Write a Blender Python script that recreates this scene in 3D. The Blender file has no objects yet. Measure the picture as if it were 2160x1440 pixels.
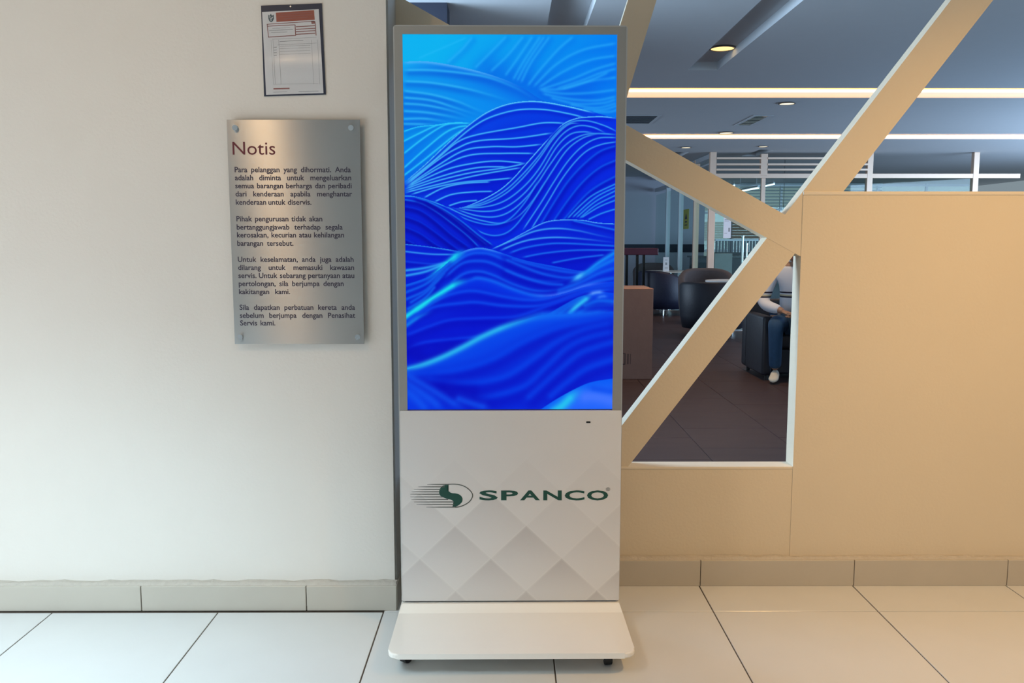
import bpy, bmesh, math, random
import numpy as np
from mathutils import Vector, Matrix
random.seed(7)
SC = bpy.context.scene
COL = SC.collection
R = math.radians

# ------------------------------------------------------------------ camera
F = 1845.0; TH = math.atan(214 / F); PS = math.atan(8 / F); CZ = 1.342
_s, _c = math.sin, math.cos
FW = Vector((_s(PS)*_c(TH), _c(PS)*_c(TH), -_s(TH)))
RT = Vector((_c(PS), -_s(PS), 0))
UP = Vector((_s(PS)*_s(TH), _c(PS)*_s(TH), _c(TH)))
CAM = Vector((0, 0, CZ))
cam = bpy.data.cameras.new('camera'); cam.lens = F/2160*36; cam.sensor_width = 36; cam.clip_end = 200; cam.clip_start = .05
co = bpy.data.objects.new('camera', cam); COL.objects.link(co)
co.location = CAM; co.rotation_euler = (math.pi/2 - TH, 0, -PS)
SC.camera = co

def ray(px, py): return RT*((px-1080)/F) + UP*((720-py)/F) + FW
def PZ(px, py, z):
    d = ray(px, py); return CAM + d*((z-CZ)/d.z)
def PY(px, py, Y):
    d = ray(px, py); return CAM + d*(Y/d.y)

# ------------------------------------------------------------------ light and exposure
SC.view_settings.view_transform = 'Standard'; SC.view_settings.look = 'None'
SC.view_settings.gamma = 1.0; SC.view_settings.use_curve_mapping = False
SC.view_settings.exposure = 0.0
W = bpy.data.worlds.new('daylight'); SC.world = W; W.use_nodes = True
bg = W.node_tree.nodes['Background']; bg.inputs[0].default_value = (.72, .90, 1.0, 1); bg.inputs[1].default_value = .31

def area(name, loc, aim, sx, sy, watts, col, spread=180):
    L = bpy.data.lights.new(name, 'AREA'); L.shape = 'RECTANGLE'; L.size = sx; L.size_y = sy
    L.energy = watts; L.color = col; L.spread = R(spread)
    o = bpy.data.objects.new(name, L); COL.objects.link(o); o.location = loc
    o.rotation_euler = (Vector(aim)-Vector(loc)).to_track_quat('-Z', 'Y').to_euler(); return o
def spot(name, loc, aim, watts, col, ang, blend=.6, rad=.06):
    L = bpy.data.lights.new(name, 'SPOT'); L.energy = watts; L.color = col; L.spot_size = R(ang); L.spot_blend = blend; L.shadow_soft_size = rad
    o = bpy.data.objects.new(name, L); COL.objects.link(o); o.location = loc
    o.rotation_euler = (Vector(aim)-Vector(loc)).to_track_quat('-Z', 'Y').to_euler(); return o
COOL = (.84, .95, 1.0); WARM = (1.0, .60, .25)
area('daylight_window_side', (-3.3, 1.0, .75), (-.3, 2.8, .25), 2.2, 1.2, 36, (.92, .95, 1.0))
area('daylight_panel', (-2.0, .9, 2.86), (-1.5, 2.15, 0), 1.2, .8, 33, (.60, .85, 1.0), 58)  # added cool fill that brightens the left floor
spot('downlight_wall', (1.75, 1.5, 2.85), (2.0, 2.75, .4), 218, (1.0, .60, .24), 106, 1.0, .08)
spot('downlight_front', (2.6, .6, 2.85), (2.4, 2.3, 0), 40, (1.0, .56, .2), 105, 1.0, .08)
area('downlight_left', (-1.36, 1.55, 2.86), (-1.34, 1.7, 0), .10, .10, 10.5, (1.0, .66, .36))
area('hall_window_near', (-2.56, 4.9, 2.05), (5.0, 4.9, 2.05), 2.2, 1.2, 230, (.55, .77, 1.0))
area('hall_window_left_far', (-2.56, 14.0, 1.9), (5.0, 14.0, 1.9), 3.4, 1.2, 115, (.62, .80, 1.0))  # added fill for the left-facing sides of the office frames
area('hall_window_right', (8.2, 7.5, 1.3), (2.5, 8.5, 2.7), 5.0, 2.0, 140, (.42, .68, 1.0))  # added fill standing free in the hall, lifts the deeper ceiling
area('hall_window_far', (10.6, 12.5, 1.5), (0, 20.0, 1.5), 7.0, 2.4, 460, (.50, .72, 1.0))  # added fill kept out of view, brightens the back of the hall

# ------------------------------------------------------------------ materials
def lin(c): 
    return tuple(((v/255)/12.92 if v/255 <= .04045 else ((v/255+.055)/1.055)**2.4) for v in c)
def mat(name, rgb, rough=.6, metal=0., spec=.5, noise=0., nscale=8., bump=0., bscale=60., coat=0., emit=None, estr=0., stretch=None):
    m = bpy.data.materials.new(name); m.use_nodes = True; nt = m.node_tree; b = nt.nodes['Principled BSDF']
    b.inputs['Base Color'].default_value = (*rgb, 1); b.inputs['Roughness'].default_value = rough
    b.inputs['Metallic'].default_value = metal; b.inputs['Specular IOR Level'].default_value = spec
    b.inputs['Coat Weight'].default_value = coat; b.inputs['Coat Roughness'].default_value = .08
    tc = nt.nodes.new('ShaderNodeTexCoord'); vec = tc.outputs['Object']
    if stretch:
        mp = nt.nodes.new('ShaderNodeMapping'); mp.inputs['Scale'].default_value = stretch
        nt.links.new(vec, mp.inputs[0]); vec = mp.outputs[0]
    if noise:
        n = nt.nodes.new('ShaderNodeTexNoise'); n.inputs['Scale'].default_value = nscale; n.inputs['Detail'].default_value = 5
        nt.links.new(vec, n.inputs['Vector'])
        mx = nt.nodes.new('ShaderNodeMix'); mx.data_type = 'RGBA'
        mx.inputs[6].default_value = (*[v*(1-noise) for v in rgb], 1); mx.inputs[7].default_value = (*[min(1, v*(1+noise)) for v in rgb], 1)
        nt.links.new(n.outputs['Fac'], mx.inputs[0]); nt.links.new(mx.outputs[2], b.inputs['Base Color'])
    if bump:
        n2 = nt.nodes.new('ShaderNodeTexNoise'); n2.inputs['Scale'].default_value = bscale; n2.inputs['Detail'].default_value = 3
        nt.links.new(vec, n2.inputs['Vector'])
        bp = nt.nodes.new('ShaderNodeBump'); bp.inputs['Strength'].default_value = bump; bp.inputs['Distance'].default_value = .01
        nt.links.new(n2.outputs['Fac'], bp.inputs['Height']); nt.links.new(bp.outputs[0], b.inputs['Normal'])
    if emit:
        b.inputs['Emission Color'].default_value = (*emit, 1); b.inputs['Emission Strength'].default_value = estr
    return m
def glassmat(name, tint=(.9, .97, .95), refl=.04, rough=.03):
    m = bpy.data.materials.new(name); m.use_nodes = True; nt = m.node_tree; nt.nodes.clear()
    o = nt.nodes.new('ShaderNodeOutputMaterial'); mx = nt.nodes.new('ShaderNodeMixShader'); t = nt.nodes.new('ShaderNodeBsdfTransparent')
    g = nt.nodes.new('ShaderNodeBsdfGlossy'); g.inputs['Roughness'].default_value = .03
    lw = nt.nodes.new('ShaderNodeLayerWeight'); lw.inputs[0].default_value = .5
    pw = nt.nodes.new('ShaderNodeMath'); pw.operation = 'POWER'; pw.inputs[1].default_value = 5; nt.links.new(lw.outputs['Facing'], pw.inputs[0])
    fr = nt.nodes.new('ShaderNodeMath'); fr.operation = 'MULTIPLY_ADD'; fr.inputs[1].default_value = .35; fr.inputs[2].default_value = refl; nt.links.new(pw.outputs[0], fr.inputs[0])
    g.inputs['Roughness'].default_value = rough
    t.inputs[0].default_value = (*tint, 1)
    nt.links.new(fr.outputs[0], mx.inputs[0]); nt.links.new(t.outputs[0], mx.inputs[1]); nt.links.new(g.outputs[0], mx.inputs[2]); nt.links.new(mx.outputs[0], o.inputs[0])
    return m

M = {}
M['wall_left'] = mat('cream_wall_paint', (.75, .71, .645), .75, noise=.03, nscale=3, bump=.08, bscale=90)
M['wall_right'] = mat('beige_wall_paint', (.68, .595, .455), .7, noise=.03, nscale=3, bump=.08, bscale=90)
M['sill'] = mat('sill_paint', (.74, .66, .53), .5, noise=.04)
M['return'] = mat('grey_column_paint', (.40, .40, .38), .7, noise=.03)  # return face in a darker grey than the wall front
M['tile'] = mat('polished_cream_tile', (.66, .665, .65), .18, noise=.04, nscale=5)
M['skirt'] = mat('skirting_tile', (.50, .46, .39), .22, noise=.05, nscale=6)
M['mortar'] = mat('skirting_mortar', (.50, .46, .40), .9, noise=.15, nscale=40, bump=.6, bscale=80)
M['grout'] = mat('dark_grout', (.10, .075, .055), .9, noise=.2)
M['hallceil'] = mat('hall_ceiling_paint', (.62, .64, .66), .8, noise=.02)
M['halltile'] = mat('dark_brown_tile', (.062, .038, .036), .45, spec=.25, noise=.25, nscale=4, stretch=(1, 3, 1))
M['hallgrout'] = mat('brown_grout', (.13, .095, .075), .8, noise=.2)
M['hallwall'] = mat('grey_blue_wall', (.42, .43, .50), .8, noise=.03)
M['navy'] = mat('navy_paint', (.012, .016, .035), .6, noise=.1)
M['bezel'] = mat('silver_grey_bezel', (.40, .39, .36), .38, metal=.55, noise=.03, nscale=30)
M['bezel_edge'] = mat('silver_edge', (.60, .60, .58), .3, metal=.7, noise=.03)
M['case'] = mat('dark_case', (.10, .10, .10), .5, noise=.05)
M['white_gloss'] = mat('white_powder_coat', (.88, .87, .82), .22, noise=.02, coat=.4)
M['rubber'] = mat('black_rubber', (.012, .012, .013), .6, noise=.1)
M['chrome'] = mat('chrome', (.85, .85, .84), .22, metal=1., noise=.02)
M['black'] = mat('black_gloss', (.01, .01, .01), .15, noise=.05)
M['logo'] = mat('dark_green_ink', (.006, .062, .044), .5, noise=.04)
M['logogrey'] = mat('charcoal_ink', (.09, .10, .09), .5, noise=.04)
M['ink'] = mat('violet_black_ink', (.042, .034, .062), .6, noise=.05)
M['inkred'] = mat('maroon_ink', (.13, .018, .026), .6, noise=.05)
M['navyboard'] = mat('navy_board', (.013, .022, .050), .45, noise=.1)
M['paper'] = mat('white_paper', (.70, .70, .72), .8, noise=.02)
M['redink'] = mat('brick_red_print', (.34, .085, .050), .7, noise=.15, nscale=30)
M['greyink'] = mat('grey_print', (.36, .36, .38), .8, noise=.05)
M['redline'] = mat('red_line_print', (.30, .12, .11), .8, noise=.05)
M['crest'] = mat('teal_print', (.05, .10, .12), .7, noise=.1)
M['alu'] = mat('pale_aluminium', (.80, .58, .44), .4, metal=.3, noise=.03)  # warm lamplight on the office posts is put into this colour
M['alucool'] = mat('silver_frame', (.55, .58, .62), .4, metal=.3, noise=.03)
M['card'] = mat('cardboard', (.20, .13, .115), .85, noise=.08, nscale=12, bump=.1, bscale=50)
M['cardtop'] = mat('cardboard_flap', (.40, .20, .13), .8, noise=.08, nscale=12)
M['tape'] = mat('packing_tape', (.60, .48, .33), .3, noise=.05)
M['cardink'] = mat('box_print', (.035, .025, .03), .8, noise=.1)
M['leather'] = mat('navy_leather', (.009, .013, .036), .5, noise=.2, nscale=6, bump=.15, bscale=40)
M['leather2'] = mat('black_leather', (.008, .012, .022), .5, noise=.2, nscale=6, bump=.15, bscale=40)
M['taupe'] = mat('taupe_fabric', (.075, .062, .062), .9, noise=.15, nscale=20)
M['tabletop'] = mat('cream_laminate', (.55, .50, .44), .3, noise=.05)
M['whitetop'] = mat('white_laminate', (.80, .79, .76), .3, noise=.02)
M['maroon'] = mat('maroon_lacquer', (.075, .014, .028), .35, noise=.1)
M['warmlamp'] = mat('warm_lamp', (.9, .7, .4), .4, emit=(1., .66, .25), estr=1.6, noise=.05)
M['warmlamp2'] = mat('warm_white_lamp', (.9, .8, .6), .4, emit=(1., .80, .52), estr=1.5, noise=.05)
M['ledstrip'] = mat('led_strip', (.9, .8, .7), .4, emit=(1., .76, .48), estr=2.6, noise=.02)
M['tube'] = mat('cool_tube', (.9, .9, .9), .4, emit=(.8, .93, 1.), estr=1.6, noise=.02)
M['globe'] = mat('opal_globe', (.85, .88, .92), .3, emit=(.75, .85, 1.), estr=.5, noise=.02)
M['ring'] = mat('lamp_trim_ring', (.12, .11, .10), .4, noise=.05)
M['whitecard'] = mat('white_card', (.80, .80, .84), .6, noise=.02)
M['green'] = mat('yellow_green_sticker', (.34, .38, .07), .6, noise=.1)
M['counter'] = mat('dark_counter', (.018, .026, .038), .4, noise=.1)
M['greychair'] = mat('grey_green_fabric', (.22, .26, .26), .8, noise=.1)
M['wood'] = mat('warm_slat_wood', (.25, .15, .09), .6, noise=.3, nscale=5, stretch=(1, 1, 12))
M['blind'] = mat('blind_fabric', (.17, .20, .22), .8, noise=.05)
M['paleblind'] = mat('pale_blind', (.40, .48, .50), .7, noise=.05)
M['glass'] = glassmat('office_glass', (.90, .97, .95), .03)
M['sleeve'] = glassmat('clear_plastic', (.97, .97, .96), .06, .17)
M['skin'] = mat('skin', (.30, .17, .11), .5, noise=.05)
M['jeans'] = mat('blue_denim', (.012, .055, .130), .8, noise=.2, nscale=40)
M['shoe'] = mat('white_canvas', (.62, .58, .48), .7, noise=.06)
M['hair'] = mat('black_hair', (.012, .010, .010), .5, noise=.2, nscale=40)
M['eye'] = mat('eye_white', (.7, .7, .7), .2, noise=.02)

# ------------------------------------------------------------------ mesh helpers
def link(name, me, m=None, parent=None, kind=None):
    o = bpy.data.objects.new(name, me); COL.objects.link(o)
    if m is not None:
        for x in (m if isinstance(m, list) else [m]): me.materials.append(x)
    if parent is not None: o.parent = parent
    if kind: o['kind'] = kind
    return o
def fin(name, bm, m, parent=None, kind=None, smooth=False):
    bmesh.ops.recalc_face_normals(bm, faces=bm.faces)
    me = bpy.data.meshes.new(name); bm.to_mesh(me); bm.free()
    if smooth:
        for p in me.polygons: p.use_smooth = True
    return link(name, me, m, parent, kind)
def thing(name, label, cat, loc=(0, 0, 0), rz=0, group=None):
    o = bpy.data.objects.new(name, None); COL.objects.link(o); o.location = loc; o.rotation_euler = (0, 0, rz)
    o.empty_display_size = .1
    tag(o, label, cat, group); return o
def tag(o, label, cat, group=None):
    o['label'] = label; o['category'] = cat
    if group: o['group'] = group
    return o
def box(bm, x0, x1, y0, y1, z0, z1, bev=0., seg=2):
    r = bmesh.ops.create_cube(bm, size=1.0); vs = r['verts']
    for v in vs: v.co = Vector(((x0+x1)/2 + v.co.x*(x1-x0), (y0+y1)/2 + v.co.y*(y1-y0), (z0+z1)/2 + v.co.z*(z1-z0)))
    if bev > 0:
        es = list({e for v in vs for e in v.link_edges})
        bmesh.ops.bevel(bm, geom=es, offset=bev, segments=seg, affect='EDGES', profile=.5)
    return bm
def nb(): return bmesh.new()
def bx(*a, **k): return box(nb(), *a, **k)
def cyl(bm, p0, p1, r0, r1=None, n=16, caps=True):
    p0 = Vector(p0); p1 = Vector(p1); r1 = r0 if r1 is None else r1
    q = (p1-p0).to_track_quat('Z', 'Y')
    a = [bm.verts.new(p0 + q @ Vector((r0*_c(2*math.pi*i/n), r0*_s(2*math.pi*i/n), 0))) for i in range(n)]
    b = [bm.verts.new(p1 + q @ Vector((r1*_c(2*math.pi*i/n), r1*_s(2*math.pi*i/n), 0))) for i in range(n)]
    for i in range(n): bm.faces.new((a[i], a[(i+1) % n], b[(i+1) % n], b[i]))
    if caps: bm.faces.new(a[::-1]); bm.faces.new(b)
    return bm
def prism(bm, pts, y0, y1):           # polygon in XZ, extruded along Y
    a = [bm.verts.new((x, y0, z)) for x, z in pts]; b = [bm.verts.new((x, y1, z)) for x, z in pts]
    n = len(pts); bm.faces.new(a); bm.faces.new(b[::-1])
    for i in range(n): bm.faces.new((a[i], b[i], b[(i+1) % n], a[(i+1) % n]))
    return bm
def slabpoly(bm, pts, z0, z1):        # polygon in XY, extruded along Z
    a = [bm.verts.new((x, y, z0)) for x, y in pts]; b = [bm.verts.new((x, y, z1)) for x, y in pts]
    n = len(pts); bm.faces.new(a[::-1]); bm.faces.new(b)
    for i in range(n): bm.faces.new((a[i], a[(i+1) % n], b[(i+1) % n], b[i]))
    return bm
def flat(bm, pts, y):                 # polygon print in XZ facing -Y
    return bm.faces.new([bm.verts.new((x, y, z)) for x, z in pts])
def rrect(x0, x1, z0, z1, r, n=6, corners=(1, 1, 1, 1)):
    out = []
    for k, (cx, cz, a0) in enumerate(((x1-r, z1-r, 0), (x0+r, z1-r, 90), (x0+r, z0+r, 180), (x1-r, z0+r, 270))):
        if not corners[k]:
            out.append((cx + (r if k in (0, 3) else -r), cz + (r if k in (0, 1) else -r))); continue
        for i in range(n+1):
            a = R(a0 + 90*i/n); out.append((cx + r*_c(a), cz + r*_s(a)))
    return out
def bevel_all(bm, off, seg=2, ang=30):
    es = [e for e in bm.edges if len(e.link_faces) == 2 and e.calc_face_angle(0) > R(ang)]
    bmesh.ops.bevel(bm, geom=es, offset=off, segments=seg, affect='EDGES', profile=.5)
    return bm
_tcache = {}
def textmesh(s, bold=0.):
    k = (s, bold)
    if k in _tcache: return _tcache[k]
    cu = bpy.data.curves.new('t', 'FONT'); cu.body = s; cu.size = 1; cu.offset = bold; cu.resolution_u = 3
    o = bpy.data.objects.new('t', cu); COL.objects.link(o)
    dg = bpy.context.evaluated_depsgraph_get(); dg.update()
    ev = o.evaluated_get(dg); me = ev.to_mesh()
    v = np.array([tuple(q.co) for q in me.vertices]).reshape(-1, 3); f = [tuple(p.vertices) for p in me.polygons]
    ev.to_mesh_clear(); bpy.data.objects.remove(o); bpy.data.curves.remove(cu)
    _tcache[k] = (v, f); return v, f
def put_text(bm, s, x0, z0, size, y, width=None, bold=0., sx=1.):
    v, f = textmesh(s, bold)
    lo = v[:, 0].min(); w = v[:, 0].max()-lo
    kx = size*sx if width is None else width/w
    vs = [bm.verts.new((x0 + (q[0]-lo)*kx, y, z0 + q[1]*size)) for q in v]
    for t in f:
        try: bm.faces.new([vs[i] for i in t])
        except ValueError: pass
    return w*kx
def text_w(s, bold=0.):
    v, f = textmesh(s, bold); return v[:, 0].max()-v[:, 0].min()
def fintext(name, bm, m, parent, kind=None):
    for f in bm.faces:
        f.normal_update()
        if f.normal.y > 0: f.normal_flip()
    me = bpy.data.meshes.new(name); bm.to_mesh(me); bm.free(); return link(name, me, m, parent, kind)

# ------------------------------------------------------------------ front floor
YS = PZ(1477, 1236, 0).y          # face of the right skirting 3.279
YL = PZ(646, 1288, 0).y           # face of the left skirting 3.056
YW = YL + .045; YR = YS + .045
XW = -.418                        # right edge of the left wall
GY = PZ(1157, 1290, 0).y          # tile joint, GX joints
GX = .146
floor = fin('floor', bx(-4.2, 4.2, -2.2, 3.44, -.12, -.004), M['grout'], kind='structure')
g = .0022
tm = bpy.data.meshes.new('floor_tile'); b = bx(-.3+g, .3-g, -.3+g, .3-g, -.03, 0, bev=.0012, seg=1); b.to_mesh(tm); b.free(); tm.materials.append(M['tile'])
tile_cuts = {}
for i in range(-7, 7):
    for j in range(-4, 1):
        x0 = GX + i*.6; y0 = GY + (j-1)*.6
        if j < 1 and x0 > -4.1 and x0+.6 < 4.1:
            o = bpy.data.objects.new('floor_tile', tm); COL.objects.link(o); o.parent = floor
            o.location = (x0+.3, y0+.3, random.uniform(-.0003, .0003))
    x0 = GX + i*.6
    if x0 > XW - .1 and x0+.6 < 4.1:
        fin('floor_tile', bx(x0+g, x0+.6-g, GY+g, YS+.02, -.03, 0, bev=.0012, seg=1), M['tile'], floor)
    elif x0 < XW and x0 + .6 > XW - .1 and x0 > -1:
        pass
fin('floor_tile', bx(GX-.6+g, GX-g, GY+g, YS+.02, -.03, 0, bev=.0012, seg=1), M['tile'], floor) if GX-.6 < XW-.1 else None

# ------------------------------------------------------------------ left wall
wl = fin('wall_left', bx(-4.2, XW, YW, YR+.30, 0, 2.9), M['wall_left'], kind='structure')
fin('column_return', bx(XW, XW+.006, YW+.012, YR+.30, 0, 2.9), M['return'], wl)
bl = thing('baseboard_left', 'tiled skirting along the foot of the cream wall', 'baseboard'); del bl['category']; bl['kind'] = 'structure'
zt = CZ - (1234-506)/ (F/ (YL*_c(TH)))   # rough top
zt = PY(700, 1236, YL).z
j1 = PY(646, 1260, YL).x; xe = PY(837, 1260, YL).x
edges = [xe, j1] + [j1 - .6*k for k in range(1, 6)]
for a, c in zip(edges[:-1], edges[1:]):
    fin('skirting_tile', bx(max(c, -4.2)+.0015, a-.0015, YL, YL+.011, 0, zt, bev=.0015, seg=1), M['skirt'], bl)
fin('skirting_tile', bx(xe-.011, xe, YL+.0115, YS, 0, zt, bev=.0015, seg=1), M['skirt'], bl)
def mortar(x0, x1, yf, yb, z0, z1, n):
    bm = nb(); rows = []
    for i in range(n+1):
        x = x0 + (x1-x0)*i/n; j = random.uniform(-.004, .004); k = random.uniform(-.003, .004)
        rows.append([bm.verts.new(p) for p in ((x, yf, z0-.02), (x, yf, z0), (x, yf+.012+j*.3, z0+.005+abs(k)), (x, yb, z1+j), (x, yb, z0-.02))])
    for a, c in zip(rows[:-1], rows[1:]):
        for k in range(4): bm.faces.new((a[k], c[k], c[k+1], a[k+1]))
    bm.faces.new(rows[0]); bm.faces.new(rows[-1][::-1]); return bm
fin('mortar_bed', mortar(-4.2, xe-.004, YL+.011, YW+.001, zt-.001, zt+.006, 90), M['mortar'], bl)

# ------------------------------------------------------------------ right wall: low wall, parapet, lattice beams
ZS = .462; XP = 1.108; ZP = PY(1700, 407, YR).z
T = .075
wr = fin('wall_right', bx(XW+.008, XP, YR, YR+T, 0, ZS-.006), M['wall_right'], kind='structure')
fin('coping', bx(XW+.008, XP, YR-.002, YR+T+.004, ZS-.006, ZS+.004, bev=.002), M['sill'], wr)
fin('parapet', bx(XP, 4.2, YR-.003, YR+T+.01, 0, ZP-.008), M['wall_right'], wr)
fin('coping', bx(XP, 4.2, YR-.006, YR+T+.014, ZP-.008, ZP+.006, bev=.003), M['sill'], wr)
def beam(pts, dy): return fin('lattice_beam', bevel_all(prism(nb(), pts, YR+dy, YR+T-dy), .002, 1), M['wall_right'], wr)
def ln(p, q, x=None, z=None):
    if x is not None: return (x, p[1] + (q[1]-p[1])*(x-p[0])/(q[0]-p[0]))
    return (p[0] + (q[0]-p[0])*(z-p[1])/(q[1]-p[1]), z)
def w2(px, py): p = PY(px, py, YR); return (p.x, p.z)
A0, A1 = w2(855, 0), w2(1660, 455); A2, A3 = w2(1322, 338), w2(1615, 500)
B0, B1 = w2(1312, 897), w2(1610, 512); B2, B3 = w2(1328, 980), w2(1660, 556)
C0, C1 = w2(1325, 0), w2(1310, 48); C2, C3 = w2(1385, 0), w2(1327, 190)
beam([ln(A0, A1, x=-.86), ln(A0, A1, x=XP), ln(A2, A3, x=XP), ln(A2, A3, x=-.86)], .0)
beam([ln(B0, B1, z=ZS-.01), ln(B0, B1, z=2.89), ln(B2, B3, z=2.89), ln(B2, B3, z=ZS-.01)], .001)
beam([ln(C0, C1, z=1.72), ln(C0, C1, z=2.89), ln(C2, C3, z=2.89), ln(C2, C3, z=1.72)], .002)
br = thing('baseboard_right', 'tiled skirting along the foot of the beige wall', 'baseboard'); del br['category']; br['kind'] = 'structure'
zr = PY(1477, 1182, YS).z
xj = PZ(1477, 1236, 0).x
xs = [xe+.002] + [xj + .6*k for k in range(-1, 6) if xj+.6*k > xe+.05]
for a, c in zip(xs[:-1], xs[1:]):
    fin('skirting_tile', bx(a+.0012, c-.0012, YS, YS+.011, 0, zr, bev=.0015, seg=1), M['skirt'], br)
fin('mortar_bed', mortar(xe+.002, xs[-1], YS+.011, YR-.001, zr-.001, zr+.005, 60), M['mortar'], br)

# ------------------------------------------------------------------ hall shell
HX0, HX1, HY0, HY1, HZ = -2.6, 9.6, YR+T, 25.0, 2.9
def s_at(py): return (506-py)/1.558
hf = fin('floor', bx(HX0, HX1+4, HY0, HY1+1, -.14, -.008), M['hallgrout'], kind='structure')
tw, tl = .60, .60
def hall_tile(x0, x1, y0, y1): fin('floor_tile', bx(x0+.002, x1-.002, y0+.002, y1-.002, -.02, random.uniform(-.0004, .0004), bev=.001, seg=1), M['halltile'], hf)
bmr = nb()
for i in range(-4, 22):
    for j in range(0, 36):
        x0 = .05 + i*.6 ; y0 = 3.46 + j*.6 + (.3 if i % 2 else 0) - .3
        ya, yb = max(y0, HY0+.02), y0+.6
        if x0+.6 > HX1+4 or yb > HY1: continue
        if j < 12 and -1 <= i < 7: hall_tile(x0, x0+.6, ya, yb)
        else: box(bmr, x0+.002, x0+.598, ya+.002, yb-.002, -.02, 0)
fin('far_tiles', bmr, M['halltile'], hf, kind='stuff')
# ceiling with recessed channels and cove slots
def ceil_pt(px, py): return PZ(px, py, HZ)
holes = []   # x0,x1,y0,y1,h
ch1 = ceil_pt(1450, 148); ch1r = ceil_pt(1513, 148)
holes.append((ch1.x, ch1r.x, HY0+.3, ch1.y, .075))
c2l = ceil_pt(1155, 48); c2r = ceil_pt(1240, 48)
holes.append((c2l.x, c2r.x, HY0+.3, c2l.y+1.2, .075))
co1 = ceil_pt(1500, 206).y; co2 = ceil_pt(1500, 293).y
holes.append((HX0+.1, HX1-.1, co1-.62, co1, .095))
holes.append((HX0+.1, HX1-.1, co2-.75, co2, .060))
p = ceil_pt(1452, 322); holes.append((p.x-.27, p.x+.0, p.y-.1, p.y+1.6, .075))
p = ceil_pt(1628, 318); holes.append((p.x-.27, p.x+.0, p.y-.2, p.y+1.0, .075))
xs_ = sorted({HX0, HX1+4} | {h[0] for h in holes} | {h[1] for h in holes}); ys_ = sorted({HY0-.06, HY1+1} | {h[2] for h in holes} | {h[3] for h in holes})
bm = nb()
def quad(bm, *p): bm.faces.new([bm.verts.new(q) for q in p])
for a, c in zip(xs_[:-1], xs_[1:]):
    for d, e in zip(ys_[:-1], ys_[1:]):
        mx_, my_ = (a+c)/2, (d+e)/2
        if any(h[0] < mx_ < h[1] and h[2] < my_ < h[3] for h in holes): continue
        quad(bm, (a, d, HZ), (a, e, HZ), (c, e, HZ), (c, d, HZ))
for x0, x1, y0, y1, h in holes:
    z = HZ+h
    quad(bm, (x0, y0, z), (x0, y1, z), (x1, y1, z), (x1, y0, z))
    quad(bm, (x0, y0, HZ), (x0, y0, z), (x1, y0, z), (x1, y0, HZ)); quad(bm, (x0, y1, HZ), (x1, y1, HZ), (x1, y1, z), (x0, y1, z))
    quad(bm, (x0, y0, HZ), (x0, y1, HZ), (x0, y1, z), (x0, y0, z)); quad(bm, (x1, y0, HZ), (x1, y0, z), (x1, y1, z), (x1, y1, HZ))
box(bm, HX0, HX1+4, HY0-.06, HY1+1, HZ+.16, HZ+.3)
me = bpy.data.meshes.new('ceiling'); bm.to_mesh(me); bm.free(); link('ceiling', me, M['hallceil'], kind='structure')
fin('ceiling', bx(-4.2, 4.2, -2.2, HY0-.06, 2.9, 3.1), M['wall_left'], kind='structure')
# hall walls
wb = fin('wall_back', bx(HX0, 4.9, 22.0, 22.15, 0, HZ), M['hallwall'], kind='structure')
zb0 = PY(1350, 532, 21.97).z; zb1 = PY(1350, 515, 21.97).z
fin('navy_rail', bx(HX0, 4.9, 21.965, 21.999, zb0, zb1), M['navy'], wb)
fin('wall_hall_left', bx(HX0-.15, HX0, HY0, HY1, 0, HZ), M['hallwall'], kind='structure')
for nm_, lb_, ya_, yb_, za_, zb_ in (('window_2', 'high window in the left wall of the hall', 3.80, 6.0, 1.44, 2.66), ('window_3', 'wide window in the left wall of the hall, deeper in', 12.3, 15.7, 1.30, 2.50)):  # second entry: unseen frame added around the far fill light
    w2_ = thing(nm_, lb_, 'window'); del w2_['category']; w2_['kind'] = 'structure'
    for y0_, y1_, z0_, z1_ in ((ya_-.08, ya_, za_-.08, zb_+.08), (yb_, yb_+.08, za_-.08, zb_+.08), (ya_, yb_, za_-.08, za_), (ya_, yb_, zb_, zb_+.08)):
        fin('window_frame', bx(HX0+.001, HX0+.06, y0_, y1_, z0_, z1_), M['alucool'], w2_)
# dark full-height panel seen above the kiosk
dx = PY(943, 25, 6.0).x
pn = fin('wall_dark', bx(-2.0, dx, 6.0, 6.25, 0, HZ), M['navy'], kind='structure')

# far window wall on the office side
wn = thing('window_1', 'tall far window with pale blinds', 'window'); del wn['category']; wn['kind'] = 'structure'
for k in range(7):
    x = 4.9 + k*1.35
    fin('mullion', bx(x-.03, x+.03, 24.6, 24.68, 0, HZ), M['alucool'], wn)
for z in (.05, 1.05, 2.1, 2.85): fin('transom', bx(4.9, 13, 24.61, 24.67, z-.03, z+.03), M['alucool'], wn)
for k in range(6):
    x = 4.9 + k*1.35
    fin('pane', bx(x+.03, x+1.32, 24.635, 24.645, .08, 2.82), M['glass'], wn)

# ------------------------------------------------------------------ KIOSK
pb = PZ(1076, 1265.5, .1)
KX = (PZ(847, 1267, .1).x + PZ(1306, 1264, .1).x)/2; KY = pb.y
KR = R(0.35)
kiosk = thing('display_kiosk', 'tall white floor-standing digital display kiosk with blue wave screen on wheeled base', 'kiosk', (KX, KY, 0), KR)
KM = Matrix.Translation((KX, KY, 0)) @ Matrix.Rotation(KR, 4, 'Z'); KI = KM.inverted()
def K(px, py, dy=0.):
    d = KI.to_3x3() @ ray(px, py); o = KI @ CAM
    t = (dy - o.y)/d.y; return (o + d*t)
kw = .378; ztop = K(1075, 53).z; zsp = .769; zpb = .100
sl, sr = K(849, 71), K(1302, 73)
sx0 = (K(849, 71).x + K(859, 865).x)/2; sx1 = (K(1302, 73).x + K(1292, 865).x)/2; sz0 = .772; sz1 = K(1076, 72).z
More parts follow.
